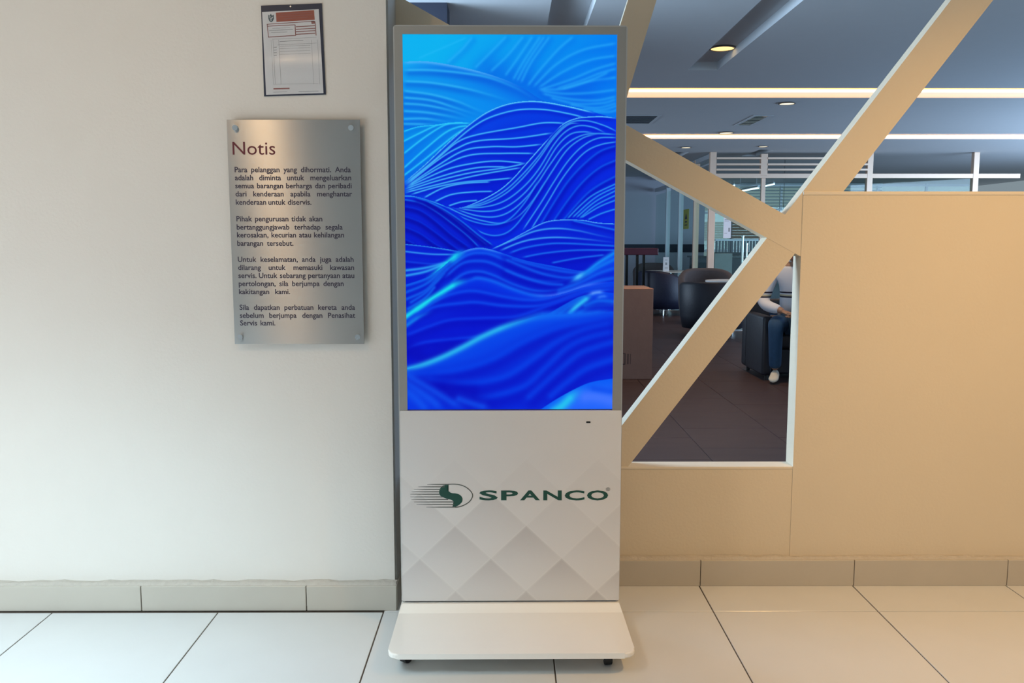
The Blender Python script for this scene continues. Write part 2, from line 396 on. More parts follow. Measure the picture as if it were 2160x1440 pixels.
# case behind
fin('back_housing', bevel_all(prism(nb(), rrect(-kw+.006, kw-.006, .10, ztop-.006, .010, 4), .012, .062), .003), M['case'], kiosk, smooth=False)
# bezel ring
bm = nb(); zb = zsp - .002
prism(bm, [(-kw+.004, zb), (sx0, zb), (sx0, ztop-.004), (-kw+.004, ztop-.004)], 0, .02)
prism(bm, [(sx1, zb), (kw-.004, zb), (kw-.004, ztop-.004), (sx1, ztop-.004)], 0, .02)
prism(bm, [(sx0, sz1), (sx1, sz1), (sx1, ztop-.004), (sx0, ztop-.004)], 0, .02)
fin('bezel', bm, M['bezel'], kiosk)
# outer silver edge rail running round the frame
bm = nb(); o_ = rrect(-kw, kw, .10, ztop, .010, 5, (1, 1, 0, 0)); i_ = rrect(-kw+.005, kw-.005, .104, ztop-.005, .006, 5, (1, 1, 0, 0)); n = len(o_)
q = [[bm.verts.new((x, y, z)) for x, z in pts] for pts, y in ((o_, .001), (o_, .05), (i_, .05), (i_, .001))]
q[0] = q[0]
for k in range(4):
    a, c = q[k], q[(k+1) % 4]
    for i in range(n): bm.faces.new((a[i], a[(i+1) % n], c[(i+1) % n], c[i]))
fin('edge_rail', bm, M['bezel_edge'], kiosk)
# lower printed panel with diamond pattern
pm = bpy.data.materials.new('diamond_print'); pm.use_nodes = True; nt = pm.node_tree; bs = nt.nodes['Principled BSDF']
bs.inputs['Roughness'].default_value = .25; bs.inputs['Coat Weight'].default_value = .3; bs.inputs['Coat Roughness'].default_value = .05
def N(t, **k):
    n = nt.nodes.new(t)
    for a, v in k.items(): setattr(n, a, v)
    return n
def MT(op, a, b_=None, cl=False):
    n = N('ShaderNodeMath', operation=op); n.use_clamp = cl
    for i, v in enumerate((a, b_)):
        if v is None: continue
        if isinstance(v, (int, float)): n.inputs[i].default_value = v
        else: nt.links.new(v, n.inputs[i])
    return n.outputs[0]
tc = N('ShaderNodeTexCoord'); sp = N('ShaderNodeSeparateXYZ'); nt.links.new(tc.outputs['Object'], sp.inputs[0])
d0 = K(960, 1108); d1 = K(1110, 1109); dd = K(886, 1177)
ha = (d1.x-d0.x)/2; hb = d0.z - dd.z
X = MT('DIVIDE', MT('SUBTRACT', sp.outputs[0], d0.x), 2*ha); Z = MT('DIVIDE', MT('SUBTRACT', sp.outputs[2], d0.z), 2*hb)
U = MT('ADD', X, Z); V = MT('SUBTRACT', Z, X)
fu = MT('FRACT', U); fv = MT('FRACT', V)
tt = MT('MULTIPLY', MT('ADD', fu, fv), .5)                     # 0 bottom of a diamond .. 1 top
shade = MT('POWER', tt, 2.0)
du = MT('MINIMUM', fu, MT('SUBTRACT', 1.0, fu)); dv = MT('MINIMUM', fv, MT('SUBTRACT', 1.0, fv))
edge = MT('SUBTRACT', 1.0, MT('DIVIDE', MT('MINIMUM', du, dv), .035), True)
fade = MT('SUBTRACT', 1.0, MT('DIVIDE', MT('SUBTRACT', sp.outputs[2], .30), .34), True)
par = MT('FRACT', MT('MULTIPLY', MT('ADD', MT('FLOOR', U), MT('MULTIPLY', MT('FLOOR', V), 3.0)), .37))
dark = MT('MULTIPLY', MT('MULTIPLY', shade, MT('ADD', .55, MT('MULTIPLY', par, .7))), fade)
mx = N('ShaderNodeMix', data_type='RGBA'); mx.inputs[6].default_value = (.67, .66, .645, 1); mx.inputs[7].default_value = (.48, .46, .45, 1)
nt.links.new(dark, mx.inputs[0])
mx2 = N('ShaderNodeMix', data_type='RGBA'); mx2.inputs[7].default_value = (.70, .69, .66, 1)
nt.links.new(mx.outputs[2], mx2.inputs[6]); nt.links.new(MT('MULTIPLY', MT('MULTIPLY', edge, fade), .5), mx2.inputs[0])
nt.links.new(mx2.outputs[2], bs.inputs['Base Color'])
fin('lower_panel', bevel_all(prism(nb(), rrect(-kw+.004, kw-.002, zpb, zsp, .004, 3), -.004, .02), .0012, 2), pm, kiosk)
p = K(1241, 890, -.0045); fin('sensor_window', prism(nb(), rrect(p.x-.0075, p.x+.0075, p.z-.0028, p.z+.0028, .0025), -.0052, -.003), M['black'], kiosk)

# ---- screen picture painted per vertex on a dense grid (an emissive display)
SWp, SHp = 450, 794
def cv(crop, pts):
    x0, y0, k = {'A': (840, 60, 3.6), 'B': (840, 370, 4.5), 'C': (840, 560, 4.5)}[crop]
    out = []
    for u, v in pts:
        px, py = x0+u/k, y0+v/k
        t = (py-71)/794; xl = 849+10*t; xr = 1302.5-10*t
        out.append(((px-xl)/(xr-xl)*SWp, (py-71)/794*SHp))
    return np.array(out)
def spline(P, step=.6):
    P = np.vstack([2*P[0]-P[1], P, 2*P[-1]-P[-2]]); out = []
    for i in range(1, len(P)-2):
        a, b_, c, d = P[i-1], P[i], P[i+1], P[i+2]
        n = max(2, int(np.hypot(*(c-b_))/step)); t = np.linspace(0, 1, n, endpoint=False)[:, None]
        out.append(.5*((2*b_) + (c-a)*t + (2*a-5*b_+4*c-d)*t*t + (3*b_-a-3*c+d)*t**3))
    return np.vstack(out + [P[-2][None]])
yy, xx = np.mgrid[0:SHp, 0:SWp].astype(np.float32)
img = np.zeros((SHp, SWp, 3), np.float32)
LM = np.ones((SHp, SWp), bool)
def lerp(a, b_, t): return a + (b_-a)*t[..., None]
def C3(c): return np.array(c, np.float32)
def ridge_y(crop, pts):
    s = spline(cv(crop, pts)); o = np.argsort(s[:, 0]); s = s[o]
    y = np.interp(np.arange(SWp), s[:, 0], s[:, 1]); x0, x1 = s[0, 0], s[-1, 0]
    return y, x0, x1
def fill(crop, pts, cl, cr, cd, depth, x_lim=True):
    """everything under a ridge; cl/cr colours left/right at the ridge, cd deep down"""
    global LM
    y, x0, x1 = ridge_y(crop, pts)
    xs = np.arange(SWp); ok = (xs >= x0-1) & (xs <= x1+1) if x_lim else np.ones(SWp, bool)
    LM = (yy >= y[None]) & ok[None]
    c = lerp(C3(cl), C3(cr), np.clip(xx/SWp, 0, 1)); c = lerp(c, C3(cd)[None, None]*np.ones_like(c), np.clip((yy-y[None])/depth, 0, 1)**.8)
    m = np.clip(yy-y[None]+.5, 0, 1)*ok[None]
    img[:] = lerp(img, c, m)
def stroke(crop, pts, col, al=.8, sg=1.0, fade0=0., fade1=0., off=0., clip=True):
    P = spline(cv(crop, pts)); L = len(P)
    mk = np.zeros((SHp, SWp), np.float32); r = int(math.ceil(3*sg))
    if off:
        d = np.gradient(P, axis=0); nrm = np.stack([-d[:, 1], d[:, 0]], 1); nrm /= (np.linalg.norm(nrm, axis=1, keepdims=True)+1e-6)
        nrm *= np.sign(nrm[:, 1:2] + 1e-6); P = P + nrm*off
    for i, (x, y) in enumerate(P):
        t = i/(L-1); w = 1.0
        if fade0 and t < fade0: w *= t/fade0
        if fade1 and t > 1-fade1: w *= (1-t)/fade1
        ix, iy = int(x), int(y); xa, xb = max(0, ix-r), min(SWp, ix+r+2); ya, yb = max(0, iy-r), min(SHp, iy+r+2)
        if xa >= xb or ya >= yb: continue
        gx = np.exp(-(np.arange(xa, xb)-x)**2/(2*sg*sg)); gy = np.exp(-(np.arange(ya, yb)-y)**2/(2*sg*sg))
        np.maximum(mk[ya:yb, xa:xb], w*gy[:, None]*gx[None], out=mk[ya:yb, xa:xb])
    if clip: mk *= LM
    img[:] = lerp(img, np.broadcast_to(C3(col), img.shape), mk*al)
def lines(crop, L, col, al, sg, dark=None, dal=.35, f0=.05, f1=.05):
    for pts in L:
        if dark: stroke(crop, pts, dark, dal, sg*2.2+1.2, f0, f1, off=sg*2+2.2)
        stroke(crop, pts, col, al, sg, f0, f1)
# L0 sky of soft folds
img[:] = lerp(C3((6, 178, 240)), C3((0, 122, 240)), np.clip((xx-60)/400 + (yy-40)/500, 0, 1))
stroke('A', [(700, 330), (1000, 430), (1400, 500)], (0, 85, 225), .5, 24, clip=False)
lines('A', [[(370, 245), (480, 150), (560, 60)], [(580, 285), (740, 130), (820, 50)], [(700, 310), (830, 190), (950, 50)], [(810, 340), (900, 220), (1020, 50)],
    [(870, 370), (960, 220), (1080, 50)], [(900, 380), (985, 230), (1110, 50)], [(930, 390), (1010, 240), (1150, 50)], [(980, 415), (1080, 290), (1220, 140), (1330, 50)], [(1020, 425), (1200, 255), (1400, 150), (1660, 100)],
    [(1060, 430), (1250, 310), (1450, 225), (1660, 190)], [(1080, 440), (1300, 370), (1500, 290), (1660, 245)], [(1200, 435), (1400, 370), (1530, 320), (1660, 285)],
    [(1240, 435), (1450, 380), (1660, 350)], [(1060, 440), (1250, 435), (1450, 375), (1600, 310)], [(1080, 450), (1250, 470), (1450, 465), (1660, 440)], [(1090, 470), (1300, 510), (1500, 520), (1660, 490)],
    [(1150, 500), (1350, 545), (1550, 540), (1660, 510)], [(1300, 550), (1500, 575), (1660, 540)], [(1400, 585), (1550, 590), (1660, 560)], [(1480, 605), (1600, 605), (1660, 590)]],
    (45, 178, 250), .5, 2.2, (0, 95, 230), .22)
lines('A', [[(150, 215), (330, 140), (520, 60)]], (60, 190, 250), .3, 1.5)
# L1
fill('A', [(30, 240), (200, 235), (400, 262), (600, 305), (800, 365), (950, 432), (1060, 500), (1250, 590), (1660, 800)], (12, 172, 242), (0, 82, 228), (0, 140, 240), 150)
stroke('A', [(30, 265), (400, 290), (900, 440), (1100, 540)], (0, 70, 220), .35, 12, .3)
lines('A', [[(30, 242), (200, 238), (400, 265), (600, 308), (800, 368), (950, 435)]], (90, 180, 250), .75, 3, None, f1=.4)
lines('A', [[(30, 300), (250, 300), (500, 322), (700, 358), (900, 435), (1060, 525)], [(30, 380), (250, 392), (500, 432), (700, 482), (860, 530)],
    [(30, 450), (250, 478), (450, 530), (600, 590), (700, 612)], [(30, 500), (250, 522), (450, 582), (620, 632)], [(30, 545), (200, 557), (400, 597), (560, 652)],
    [(30, 600), (200, 610), (350, 632), (530, 667)], [(30, 660), (200, 657), (400, 682)], [(30, 695), (150, 697), (300, 700)]], (60, 195, 250), .6, 2.0, (0, 88, 215), .55, f1=.5)
# L2
fill('A', [(30, 750), (150, 715), (300, 700), (400, 685), (545, 688), (700, 720)], (0, 150, 235), (0, 110, 235), (0, 110, 235), 100)
lines('A', [[(30, 755), (150, 716), (300, 702), (420, 687), (545, 688)], [(30, 830), (150, 770), (300, 703), (400, 690)], [(30, 925), (200, 795), (350, 705), (450, 690), (540, 690)],
    [(30, 1035), (200, 885), (350, 765), (450, 720), (540, 708)], [(30, 1090), (200, 960), (400, 800), (520, 720)]], (45, 205, 250), .85, 1.4, (0, 90, 220), .3)
# L3 big hill
fill('A', [(30, 1145), (200, 1000), (350, 860), (500, 730), (650, 620), (800, 555), (950, 528), (1100, 530), (1300, 565), (1500, 612), (1680, 665)], (0, 85, 235), (0, 60, 228), (0, 30, 212), 150)
H3 = (78, 205, 255)
lines('A', [[(30, 1145), (200, 1000), (350, 860), (500, 730), (650, 622), (800, 557), (950, 530), (1100, 533), (1300, 568), (1500, 615)]], (95, 215, 255), .95, 1.3, (0, 40, 200), .4)
lines('A', [[(40, 1150), (250, 985), (420, 835), (560, 722), (700, 645), (900, 592), (1100, 588), (1300, 620), (1440, 655)], [(45, 1155), (300, 950), (450, 830), (600, 775), (900, 722), (1100, 687), (1290, 690)],
    [(50, 1160), (300, 965), (450, 875), (600, 822), (900, 800), (1180, 760)], [(60, 1165), (300, 1005), (500, 893), (700, 865), (900, 865), (1100, 845)], [(60, 1168), (350, 1002), (550, 927), (800, 915), (1040, 915)],
    [(60, 1172), (350, 1042), (550, 992), (750, 972), (970, 990)], [(45, 1185), (350, 1080), (600, 1022), (830, 1015)], [(45, 1200), (300, 1120), (550, 1060), (800, 1024), (970, 988)], [(45, 1212), (300, 1148), (600, 1078), (940, 1020)],
    [(90, 1225), (300, 1165), (500, 1130), (700, 1115), (870, 1098)], [(190, 1250), (340, 1175), (500, 1140), (700, 1128)]], H3, .85, 1.15, (0, 15, 190), .4)
lines('A', [[(270, 1280), (400, 1225), (560, 1205), (720, 1200)], [(380, 1310), (480, 1280), (600, 1268)]], H3, .85, 1.15, (0, 15, 190), .4)
# L4 mid hill
fill('A', [(300, 1300), (400, 1322), (480, 1322), (600, 1278), (750, 1200), (860, 1110), (970, 990), (1100, 845), (1250, 695), (1350, 652), (1420, 642), (1550, 637), (1680, 652)], (0, 40, 225), (0, 52, 230), (0, 38, 222), 80)
H4 = (70, 190, 250)
lines('A', [[(400, 1322), (480, 1320), (600, 1280), (750, 1202), (860, 1112), (970, 992), (1100, 847), (1180, 755), (1260, 690), (1350, 654), (1420, 644), (1550, 640), (1680, 655)]], (95, 205, 255), .95, 1.1, (0, 20, 195), .5)
lines('A', [[(480, 1325), (640, 1285), (800, 1200), (930, 1085), (1060, 940), (1180, 785), (1290, 690), (1420, 670), (1560, 705), (1680, 760)],
    [(480, 1322), (640, 1300), (800, 1225), (930, 1115), (1060, 965), (1180, 800), (1290, 700), (1380, 690)],
    [(460, 1325), (650, 1318), (800, 1275), (940, 1175), (1060, 1040), (1180, 850), (1270, 752), (1370, 708), (1480, 720), (1580, 765)],
    [(440, 1328), (650, 1352), (800, 1325), (950, 1220), (1080, 1060), (1200, 870), (1300, 775), (1400, 753), (1500, 765)],
    [(420, 1330), (600, 1385), (750, 1390), (880, 1330), (1020, 1190), (1150, 1000), (1260, 860), (1380, 785), (1500, 766), (1680, 775)],
    [(330, 1300), (500, 1380), (650, 1425), (790, 1440), (920, 1380), (1050, 1230), (1160, 1060), (1280, 890), (1400, 800), (1520, 766)],
    [(940, 1500), (1080, 1290), (1180, 1130), (1290, 970), (1400, 860), (1520, 800), (1680, 796)], [(1000, 1500), (1130, 1290), (1240, 1110), (1345, 975), (1440, 890), (1550, 845), (1680, 825)]], H4, .75, 1.1, (0, 15, 190), .4)
lines('A', [[(1050, 1500), (1200, 1255), (1300, 1110), (1420, 985), (1540, 895), (1680, 850)], [(1125, 1500), (1300, 1250), (1420, 1110), (1540, 1015), (1680, 955)], [(1190, 1490), (1400, 1250), (1520, 1155), (1680, 1070)]], (10, 110, 240), .6, 1.6, (0, 10, 180), .6)
lines('A', [[(1280, 1410), (1400, 1290), (1500, 1215), (1680, 1130)], [(1320, 1400), (1500, 1245), (1680, 1155)], [(1350, 1400), (1500, 1275), (1680, 1180)], [(1375, 1405), (1500, 1305), (1680, 1215)], [(1390, 1400), (1530, 1315), (1680, 1255)], [(1440, 1415), (1550, 1365), (1680, 1325)]], (50, 175, 250), .75, 1.2, (0, 15, 190), .3)
# lines descending through the trough
lines('B', [[(300, 170), (500, 300), (700, 388), (900, 422), (1050, 370), (1200, 210), (1330, 0)], [(400, 230), (600, 382), (800, 500), (950, 522), (1080, 460), (1220, 290), (1370, 50), (1400, 0)]], (45, 160, 250), .75, 1.15, (0, 12, 185), .5)
# L5 left dark hill
fill('B', [(20, 145), (150, 152), (300, 192), (450, 250), (600, 350), (750, 470), (900, 610), (1000, 660)], (0, 40, 220), (0, 30, 212), (0, 22, 205), 120)
stroke('B', [(20, 147), (150, 154), (300, 194), (450, 250), (540, 300)], (60, 185, 250), .85, 1.3, 0, .3)
lines('B', [[(20, 178), (200, 212), (350, 292), (500, 402), (650, 522), (770, 640)], [(150, 160), (300, 212), (500, 342), (700, 502), (850, 620)], [(260, 190), (420, 270), (600, 390), (760, 520), (900, 620)]], (20, 130, 245), .7, 1.3, (0, 5, 165), .7)
lines('B', [[(20, 240), (200, 282), (350, 382), (500, 512), (680, 640)], [(20, 328), (200, 392), (350, 492), (480, 592), (580, 665)], [(20, 425), (200, 502), (330, 592), (430, 650)], [(20, 540), (150, 600)]], (0, 60, 230), .5, 1.5, (0, 5, 165), .8)
# L6 right low hill
fill('B', [(870, 660), (1050, 572), (1200, 490), (1350, 412), (1450, 382), (1580, 372), (1750, 377), (1900, 402), (2100, 412)], (0, 50, 225), (0, 50, 225), (0, 22, 205), 80)
lines('B', [[(880, 655), (1050, 572), (1200, 490), (1350, 412), (1450, 382), (1580, 372), (1750, 377), (1900, 402), (2100, 412)]], (95, 195, 255), .9, 1.4, (0, 20, 195), .4)
lines('B', [[(890, 650), (1100, 562), (1300, 482), (1500, 457), (1700, 477), (1900, 522), (2100, 560)], [(960, 670), (1150, 592), (1300, 557), (1500, 542), (1750, 557), (2100, 597)]], (70, 180, 250), .8, 1.4, (0, 10, 190), .45, f1=.5)
lines('B', [[(1045, 695), (1200, 642), (1400, 607), (1600, 600), (2100, 627)], [(1170, 735), (1400, 692), (1700, 665), (2100, 665)], [(1450, 788), (1700, 742), (1960, 710)], [(1650, 380), (1850, 425), (2100, 480)]], (25, 125, 245), .75, 1.5, (0, 8, 185), .5)
# L7 left middle
fill('B', [(20, 600), (300, 632), (600, 682), (800, 760)], (0, 38, 215), (0, 30, 210), (0, 28, 210), 60)
lines('B', [[(20, 600), (300, 632), (600, 682)], [(20, 672), (300, 702), (570, 706)]], (60, 175, 250), .75, 1.4, (0, 10, 190), .4, f1=.2)
lines('B', [[(20, 768), (300, 795), (450, 782)], ], (10, 80, 235), .6, 1.6, (0, 5, 175), .5)
lines('B', [[(20, 865), (250, 835), (470, 780)], [(20, 918), (250, 872), (430, 800)]], (50, 180, 250), .8, 2.2, (0, 20, 200), .4)
# L8 front hill
fill('B', [(20, 1010), (180, 960), (300, 910), (400, 840), (490, 762), (560, 705), (650, 662), (760, 640), (850, 652), (950, 680), (1200, 762), (1500, 822), (1700, 860), (1790, 855), (1900, 780), (2100, 660)], (0, 55, 230), (0, 75, 238), (0, 32, 212), 90)
CY = (25, 225, 240)
for pts, al, sg in (([(250, 960), (350, 890), (430, 820), (490, 765), (560, 705), (640, 668)], .9, 4.2), ([(240, 1000), (340, 930), (430, 850), (520, 770), (640, 690)], .75, 3.0), ([(300, 1040), (380, 950), (450, 880), (540, 790), (640, 720)], .6, 2.2)):
    stroke('B', pts, CY, al, sg, .35, .25, clip=False)
lines('B', [[(560, 706), (650, 665), (760, 643), (850, 655), (950, 682), (1080, 725)]], (80, 165, 250), .7, 2.6, None, f0=.2, f1=.4)
lines('B', [[(20, 1020), (250, 945), (400, 845), (500, 770)], [(20, 1090), (250, 995), (380, 890), (480, 790)], [(20, 1160), (250, 1055), (370, 930), (480, 830)], [(100, 1180), (250, 1080), (340, 990), (450, 870)], [(75, 1240), (250, 1125), (350, 1010)]], (10, 110, 240), .7, 2.4, (0, 12, 190), .5)
lines('B', [[(400, 905), (560, 765), (680, 702), (790, 692), (900, 712), (1100, 802), (1300, 872), (1600, 895), (1790, 870)], [(430, 935), (600, 795), (760, 768), (900, 795), (1100, 892), (1300, 955), (1500, 965), (1720, 925)],
    [(480, 990), (620, 892), (760, 868), (900, 905), (1100, 995), (1300, 1052), (1500, 1045), (1700, 985)], [(1000, 700), (1200, 765), (1400, 808), (1600, 845), (1780, 862)], [(1050, 740), (1250, 800), (1450, 850), (1650, 880), (1780, 878)], [(1000, 745), (1200, 830), (1400, 900), (1600, 930), (1750, 900)], [(1000, 850), (1200, 930), (1400, 985), (1580, 1000)]], (10, 95, 240), .7, 2.6, (0, 10, 188), .55)
for pts, al, sg in (([(1600, 1000), (1700, 930), (1780, 880), (1900, 785), (2080, 670)], .75, 3.4), ([(1640, 1010), (1780, 910), (1900, 830), (2080, 740)], .5, 3)): stroke('B', pts, (20, 150, 245), al, sg, .2, 0, clip=False)
stroke('B', [(1660, 955), (1720, 915), (1770, 880)], (80, 185, 250), .9, 3.6, .4, .4, clip=False)
lines('B', [[(1500, 1060), (1700, 990), (1900, 890), (2080, 830)], [(1500, 1090), (1700, 1030), (1900, 960), (2080, 930)]], (10, 100, 240), .7, 3, (0, 20, 200), .4)
# L9
fill('B', [(20, 1345), (150, 1250), (250, 1182), (400, 1082), (550, 992), (650, 958), (760, 932), (900, 962), (1100, 1042), (1300, 1102), (1450, 1108), (1600, 1072), (1750, 1022), (1900, 985), (2100, 960)], (0, 45, 225), (0, 70, 235), (0, 20, 208), 75)
stroke('B', [(560, 985), (680, 950), (760, 933), (900, 963), (1100, 1043), (1300, 1103), (1450, 1108)], (10, 100, 240), .8, 3.4, .2, .1, clip=False)
stroke('B', [(1250, 1090), (1400, 1110), (1600, 1074), (1750, 1020), (1900, 985), (2000, 975)], (70, 120, 250), .7, 3.2, .25, .25, clip=False)
stroke('B', [(20, 1345), (150, 1250), (250, 1180), (400, 1080), (540, 992), (650, 955)], CY, .95, 4.6, 0, .2, clip=False)
stroke('B', [(150, 1260), (280, 1180), (400, 1115), (470, 1095)], CY, .8, 4.0, .1, .35, clip=False)
lines('B', [[(20, 1400), (100, 1345), (250, 1232), (350, 1150), (470, 1098), (620, 1062), (760, 1062), (1000, 1112), (1200, 1142), (1400, 1132), (1700, 1050), (2080, 1000)], [(200, 1290), (350, 1210), (600, 1175), (750, 1168), (1000, 1200), (1300, 1205), (1500, 1160), (1750, 1070), (2080, 1040)]], (5, 75, 235), .75, 3, (0, 10, 190), .5)
stroke('C', [(20, 575), (80, 535), (200, 452), (330, 395)], (15, 150, 240), .7, 3.2, 0, .5, clip=False)
lines('C', [[(20, 655), (80, 630), (300, 542), (500, 482), (800, 466), (1100, 452), (1350, 372), (1600, 280), (1800, 210)], [(20, 780), (80, 760), (250, 702), (500, 672), (830, 640)]], (5, 60, 230), .7, 3, (0, 5, 185), .5)
stroke('C', [(80, 770), (180, 830), (300, 870), (500, 800)], (0, 5, 185), .7, 14)
# bump at right
fill('C', [(1400, 440), (1500, 380), (1620, 310), (1720, 260), (1850, 225), (1950, 215), (2100, 230)], (0, 80, 238), (0, 70, 235), (0, 40, 220), 50)
lines('C', [[(1450, 430), (1600, 340), (1750, 250)], [(1520, 430), (1660, 330), (1780, 255)], [(1700, 430), (1850, 350), (2080, 340)], [(1760, 350), (1900, 300), (2080, 310)]], (10, 120, 240), .6, 3.5, (0, 12, 190), .5)
stroke('C', [(1610, 440), (1680, 365), (1760, 300), (1830, 250)], (45, 190, 245), .95, 4.2, .1, .2, clip=False)
stroke('C', [(1800, 240), (1880, 218), (1960, 212)], (90, 150, 250), .9, 3, .3, .3, clip=False)
stroke('C', [(1880, 272), (1940, 256), (1990, 258)], (60, 130, 250), .7, 2.6, .3, .3, clip=False)
# L10
fill('C', [(20, 985), (200, 932), (400, 852), (600, 752), (800, 642), (1000, 552), (1200, 482), (1350, 442), (1550, 432), (1800, 420), (2100, 400)], (0, 70, 232), (0, 85, 240), (0, 42, 220), 140)
stroke('C', [(20, 985), (200, 935), (400, 855), (600, 755), (800, 645), (1000, 555), (1200, 485), (1350, 450), (1500, 440)], (40, 178, 238), .95, 5.0, 0, .35, clip=False)
stroke('C', [(1200, 480), (1350, 440), (1550, 435), (1800, 425), (2080, 405)], (10, 105, 242), .8, 6, .2, .2, clip=False)
lines('C', [[(20, 1005), (300, 1005), (600, 962), (900, 862), (1200, 692), (1500, 562), (1800, 492), (2080, 430)], [(200, 1050), (500, 1102), (800, 1092), (1050, 1022), (1300, 852), (1500, 702), (1750, 582), (2080, 500)],
    [(400, 1160), (700, 1242), (900, 1232), (1200, 1132), (1400, 950), (1600, 760), (1800, 660), (2080, 590)], [(1200, 1280), (1350, 1140), (1500, 1000), (1700, 830), (1850, 760), (2080, 690)], [(1420, 1260), (1600, 1100), (1800, 960), (2080, 860)]], (0, 72, 236), .6, 6, (0, 15, 195), .75)
stroke('C', [(20, 1090), (300, 1130), (700, 1180)], (0, 5, 185), .5, 10)
stroke('C', [(300, 1120), (450, 1190), (620, 1250), (900, 1300)], (0, 2, 180), .7, 14, .2, .3)
for k, pts in enumerate(([(60, 1010), (200, 1100), (360, 1200), (480, 1280), (640, 1380)], [(60, 1090), (200, 1190), (330, 1290), (420, 1380)], [(60, 1170), (160, 1260), (280, 1390)], [(560, 1260), (700, 1310), (860, 1360)])):
    stroke('C', pts, (10, 85, 238), .7, 6.5, .05, .2)
# L11
fill('C', [(1330, 1385), (1500, 1268), (1700, 1155), (1850, 1095), (2100, 1055)], (0, 110, 240), (0, 90, 245), (30, 100, 250), 35)
stroke('C', [(1480, 1390), (1560, 1330), (1650, 1240), (1740, 1180)], (35, 195, 240), .95, 8, 0, .4)
stroke('C', [(1700, 1260), (1820, 1240), (1950, 1260), (2080, 1300)], (70, 120, 255), .8, 11, .2, 0)
stroke('C', [(1800, 1150), (1950, 1180), (2080, 1200)], (0, 70, 235), .6, 5, .2, 0)
img = np.clip(img, 0, 255)/255.0
# display picture converted to linear colour
lin_img = np.where(img <= .04045, img/12.92, ((img+.055)/1.055)**2.4)
gx = np.linspace(sx0, sx1, SWp); gz = np.linspace(sz1, sz0, SHp)
GXm, GZm = np.meshgrid(gx, gz)
vco = np.stack([GXm, np.full_like(GXm, .006), GZm], -1).reshape(-1, 3).astype(np.float32)
idx = np.arange(SWp*SHp).reshape(SHp, SWp)
fq = np.stack([idx[:-1, :-1], idx[1:, :-1], idx[1:, 1:], idx[:-1, 1:]], -1).reshape(-1, 4).astype(np.int32)
me = bpy.data.meshes.new('screen'); me.vertices.add(len(vco)); me.vertices.foreach_set('co', vco.ravel())
me.loops.add(fq.size); me.loops.foreach_set('vertex_index', fq.ravel()); me.polygons.add(len(fq))
me.polygons.foreach_set('loop_start', np.arange(0, fq.size, 4, dtype=np.int32)); me.update(calc_edges=True)
ca = me.color_attributes.new('picture', 'FLOAT_COLOR', 'POINT')
ca.data.foreach_set('color', np.concatenate([lin_img.reshape(-1, 3), np.ones((SWp*SHp, 1))], 1).astype(np.float32).ravel())
sm = bpy.data.materials.new('lit_display'); sm.use_nodes = True; nt = sm.node_tree; bs = nt.nodes['Principled BSDF']
at = nt.nodes.new('ShaderNodeVertexColor'); at.layer_name = 'picture'
bs.inputs['Base Color'].default_value = (.004, .004, .005, 1); bs.inputs['Roughness'].default_value = .35; bs.inputs['Specular IOR Level'].default_value = .05
nt.links.new(at.outputs[0], bs.inputs['Emission Color']); bs.inputs['Emission Strength'].default_value = 1.0
link('screen', me, sm, kiosk)

# ---- logo
yl = -.0046
def k2(px, py): p = K(px, py, yl); return (p.x, p.z)
def lg(pts): return [k2(860+u/14.4, 1000+v/14.4) for u, v in pts]
def sm2(pts, n=8):
    P = spline(np.array(pts, float), 12); return [tuple(q) for q in P]
left_edge = [(1130, 330), (1060, 350), (1000, 410), (965, 480), (955, 560), (985, 640), (1040, 680), (1150, 730), (1250, 755), (1350, 790), (1410, 860), (1400, 930), (1360, 985)]
right_edge = [(1460, 985), (1560, 930), (1640, 850), (1665, 760), (1640, 680), (1560, 610), (1450, 580), (1340, 570), (1250, 520), (1200, 460), (1195, 390), (1240, 320)]
bm = nb()
poly = lg(sm2(left_edge) + sm2(right_edge))
f = flat(bm, poly, yl); bmesh.ops.triangulate(bm, faces=[f])
fintext('logo_emblem', bm, M['logo'], kiosk)
bm = nb()
for v, u0, u1 in ((308, 590, 1200), (380, 320, 1120), (458, 190, 1000), (532, 110, 965), (605, 80, 965), (686, 80, 1060), (764, 110, 1230), (840, 190, 1400), (915, 270, 1410), (996, 560, 1470)):
    h = 14; um = u0 + (u1-u0)*.45
    flat(bm, lg([(u0, v-4), (um, v-h*.8), (u1, v-h), (u1, v+h), (um, v+h*.8), (u0, v+4)]), yl-.0001)
fintext('logo_stripes', bm, M['logogrey'], kiosk)
arc = sm2([(1130, 318), (1240, 305), (1400, 300), (1560, 315), (1720, 365), (1850, 450), (1940, 550), (1970, 640), (1935, 750), (1850, 850), (1720, 930), (1580, 982), (1440, 1000)])
bm = nb(); A = np.array(arc); d = np.gradient(A, axis=0); nr = np.stack([-d[:, 1], d[:, 0]], 1); nr /= np.linalg.norm(nr, axis=1, keepdims=True)
wv = np.linspace(12, 15, len(A))[:, None]
oa, ob = lg(A+nr*wv), lg(A-nr*wv)
va = [bm.verts.new((x, yl-.0002, z)) for x, z in oa]; vb = [bm.verts.new((x, yl-.0002, z)) for x, z in ob]
for i in range(len(va)-1): bm.faces.new((va[i], va[i+1], vb[i+1], vb[i]))
fintext('logo_arc', bm, M['logogrey'], kiosk)
bm = nb(); cap = .727
spans = [('S', 1011, 1050), ('P', 1057, 1093), ('A', 1097, 1139), ('N', 1146, 1185), ('C', 1191, 1233), ('O', 1238, 1283)]
for ch, a, c in spans:
    x0, z0 = k2(a, 1054); x1, z1 = k2(c, 1033.5)
    put_text(bm, ch, x0, z0 - (0.0), (z1-z0)/cap, yl, width=x1-x0, bold=.028)
fintext('logo_lettering', bm, M['logo'], kiosk)
bm = nb(); x0, z0 = k2(1278, 1034); x1, z1 = k2(1287, 1026)
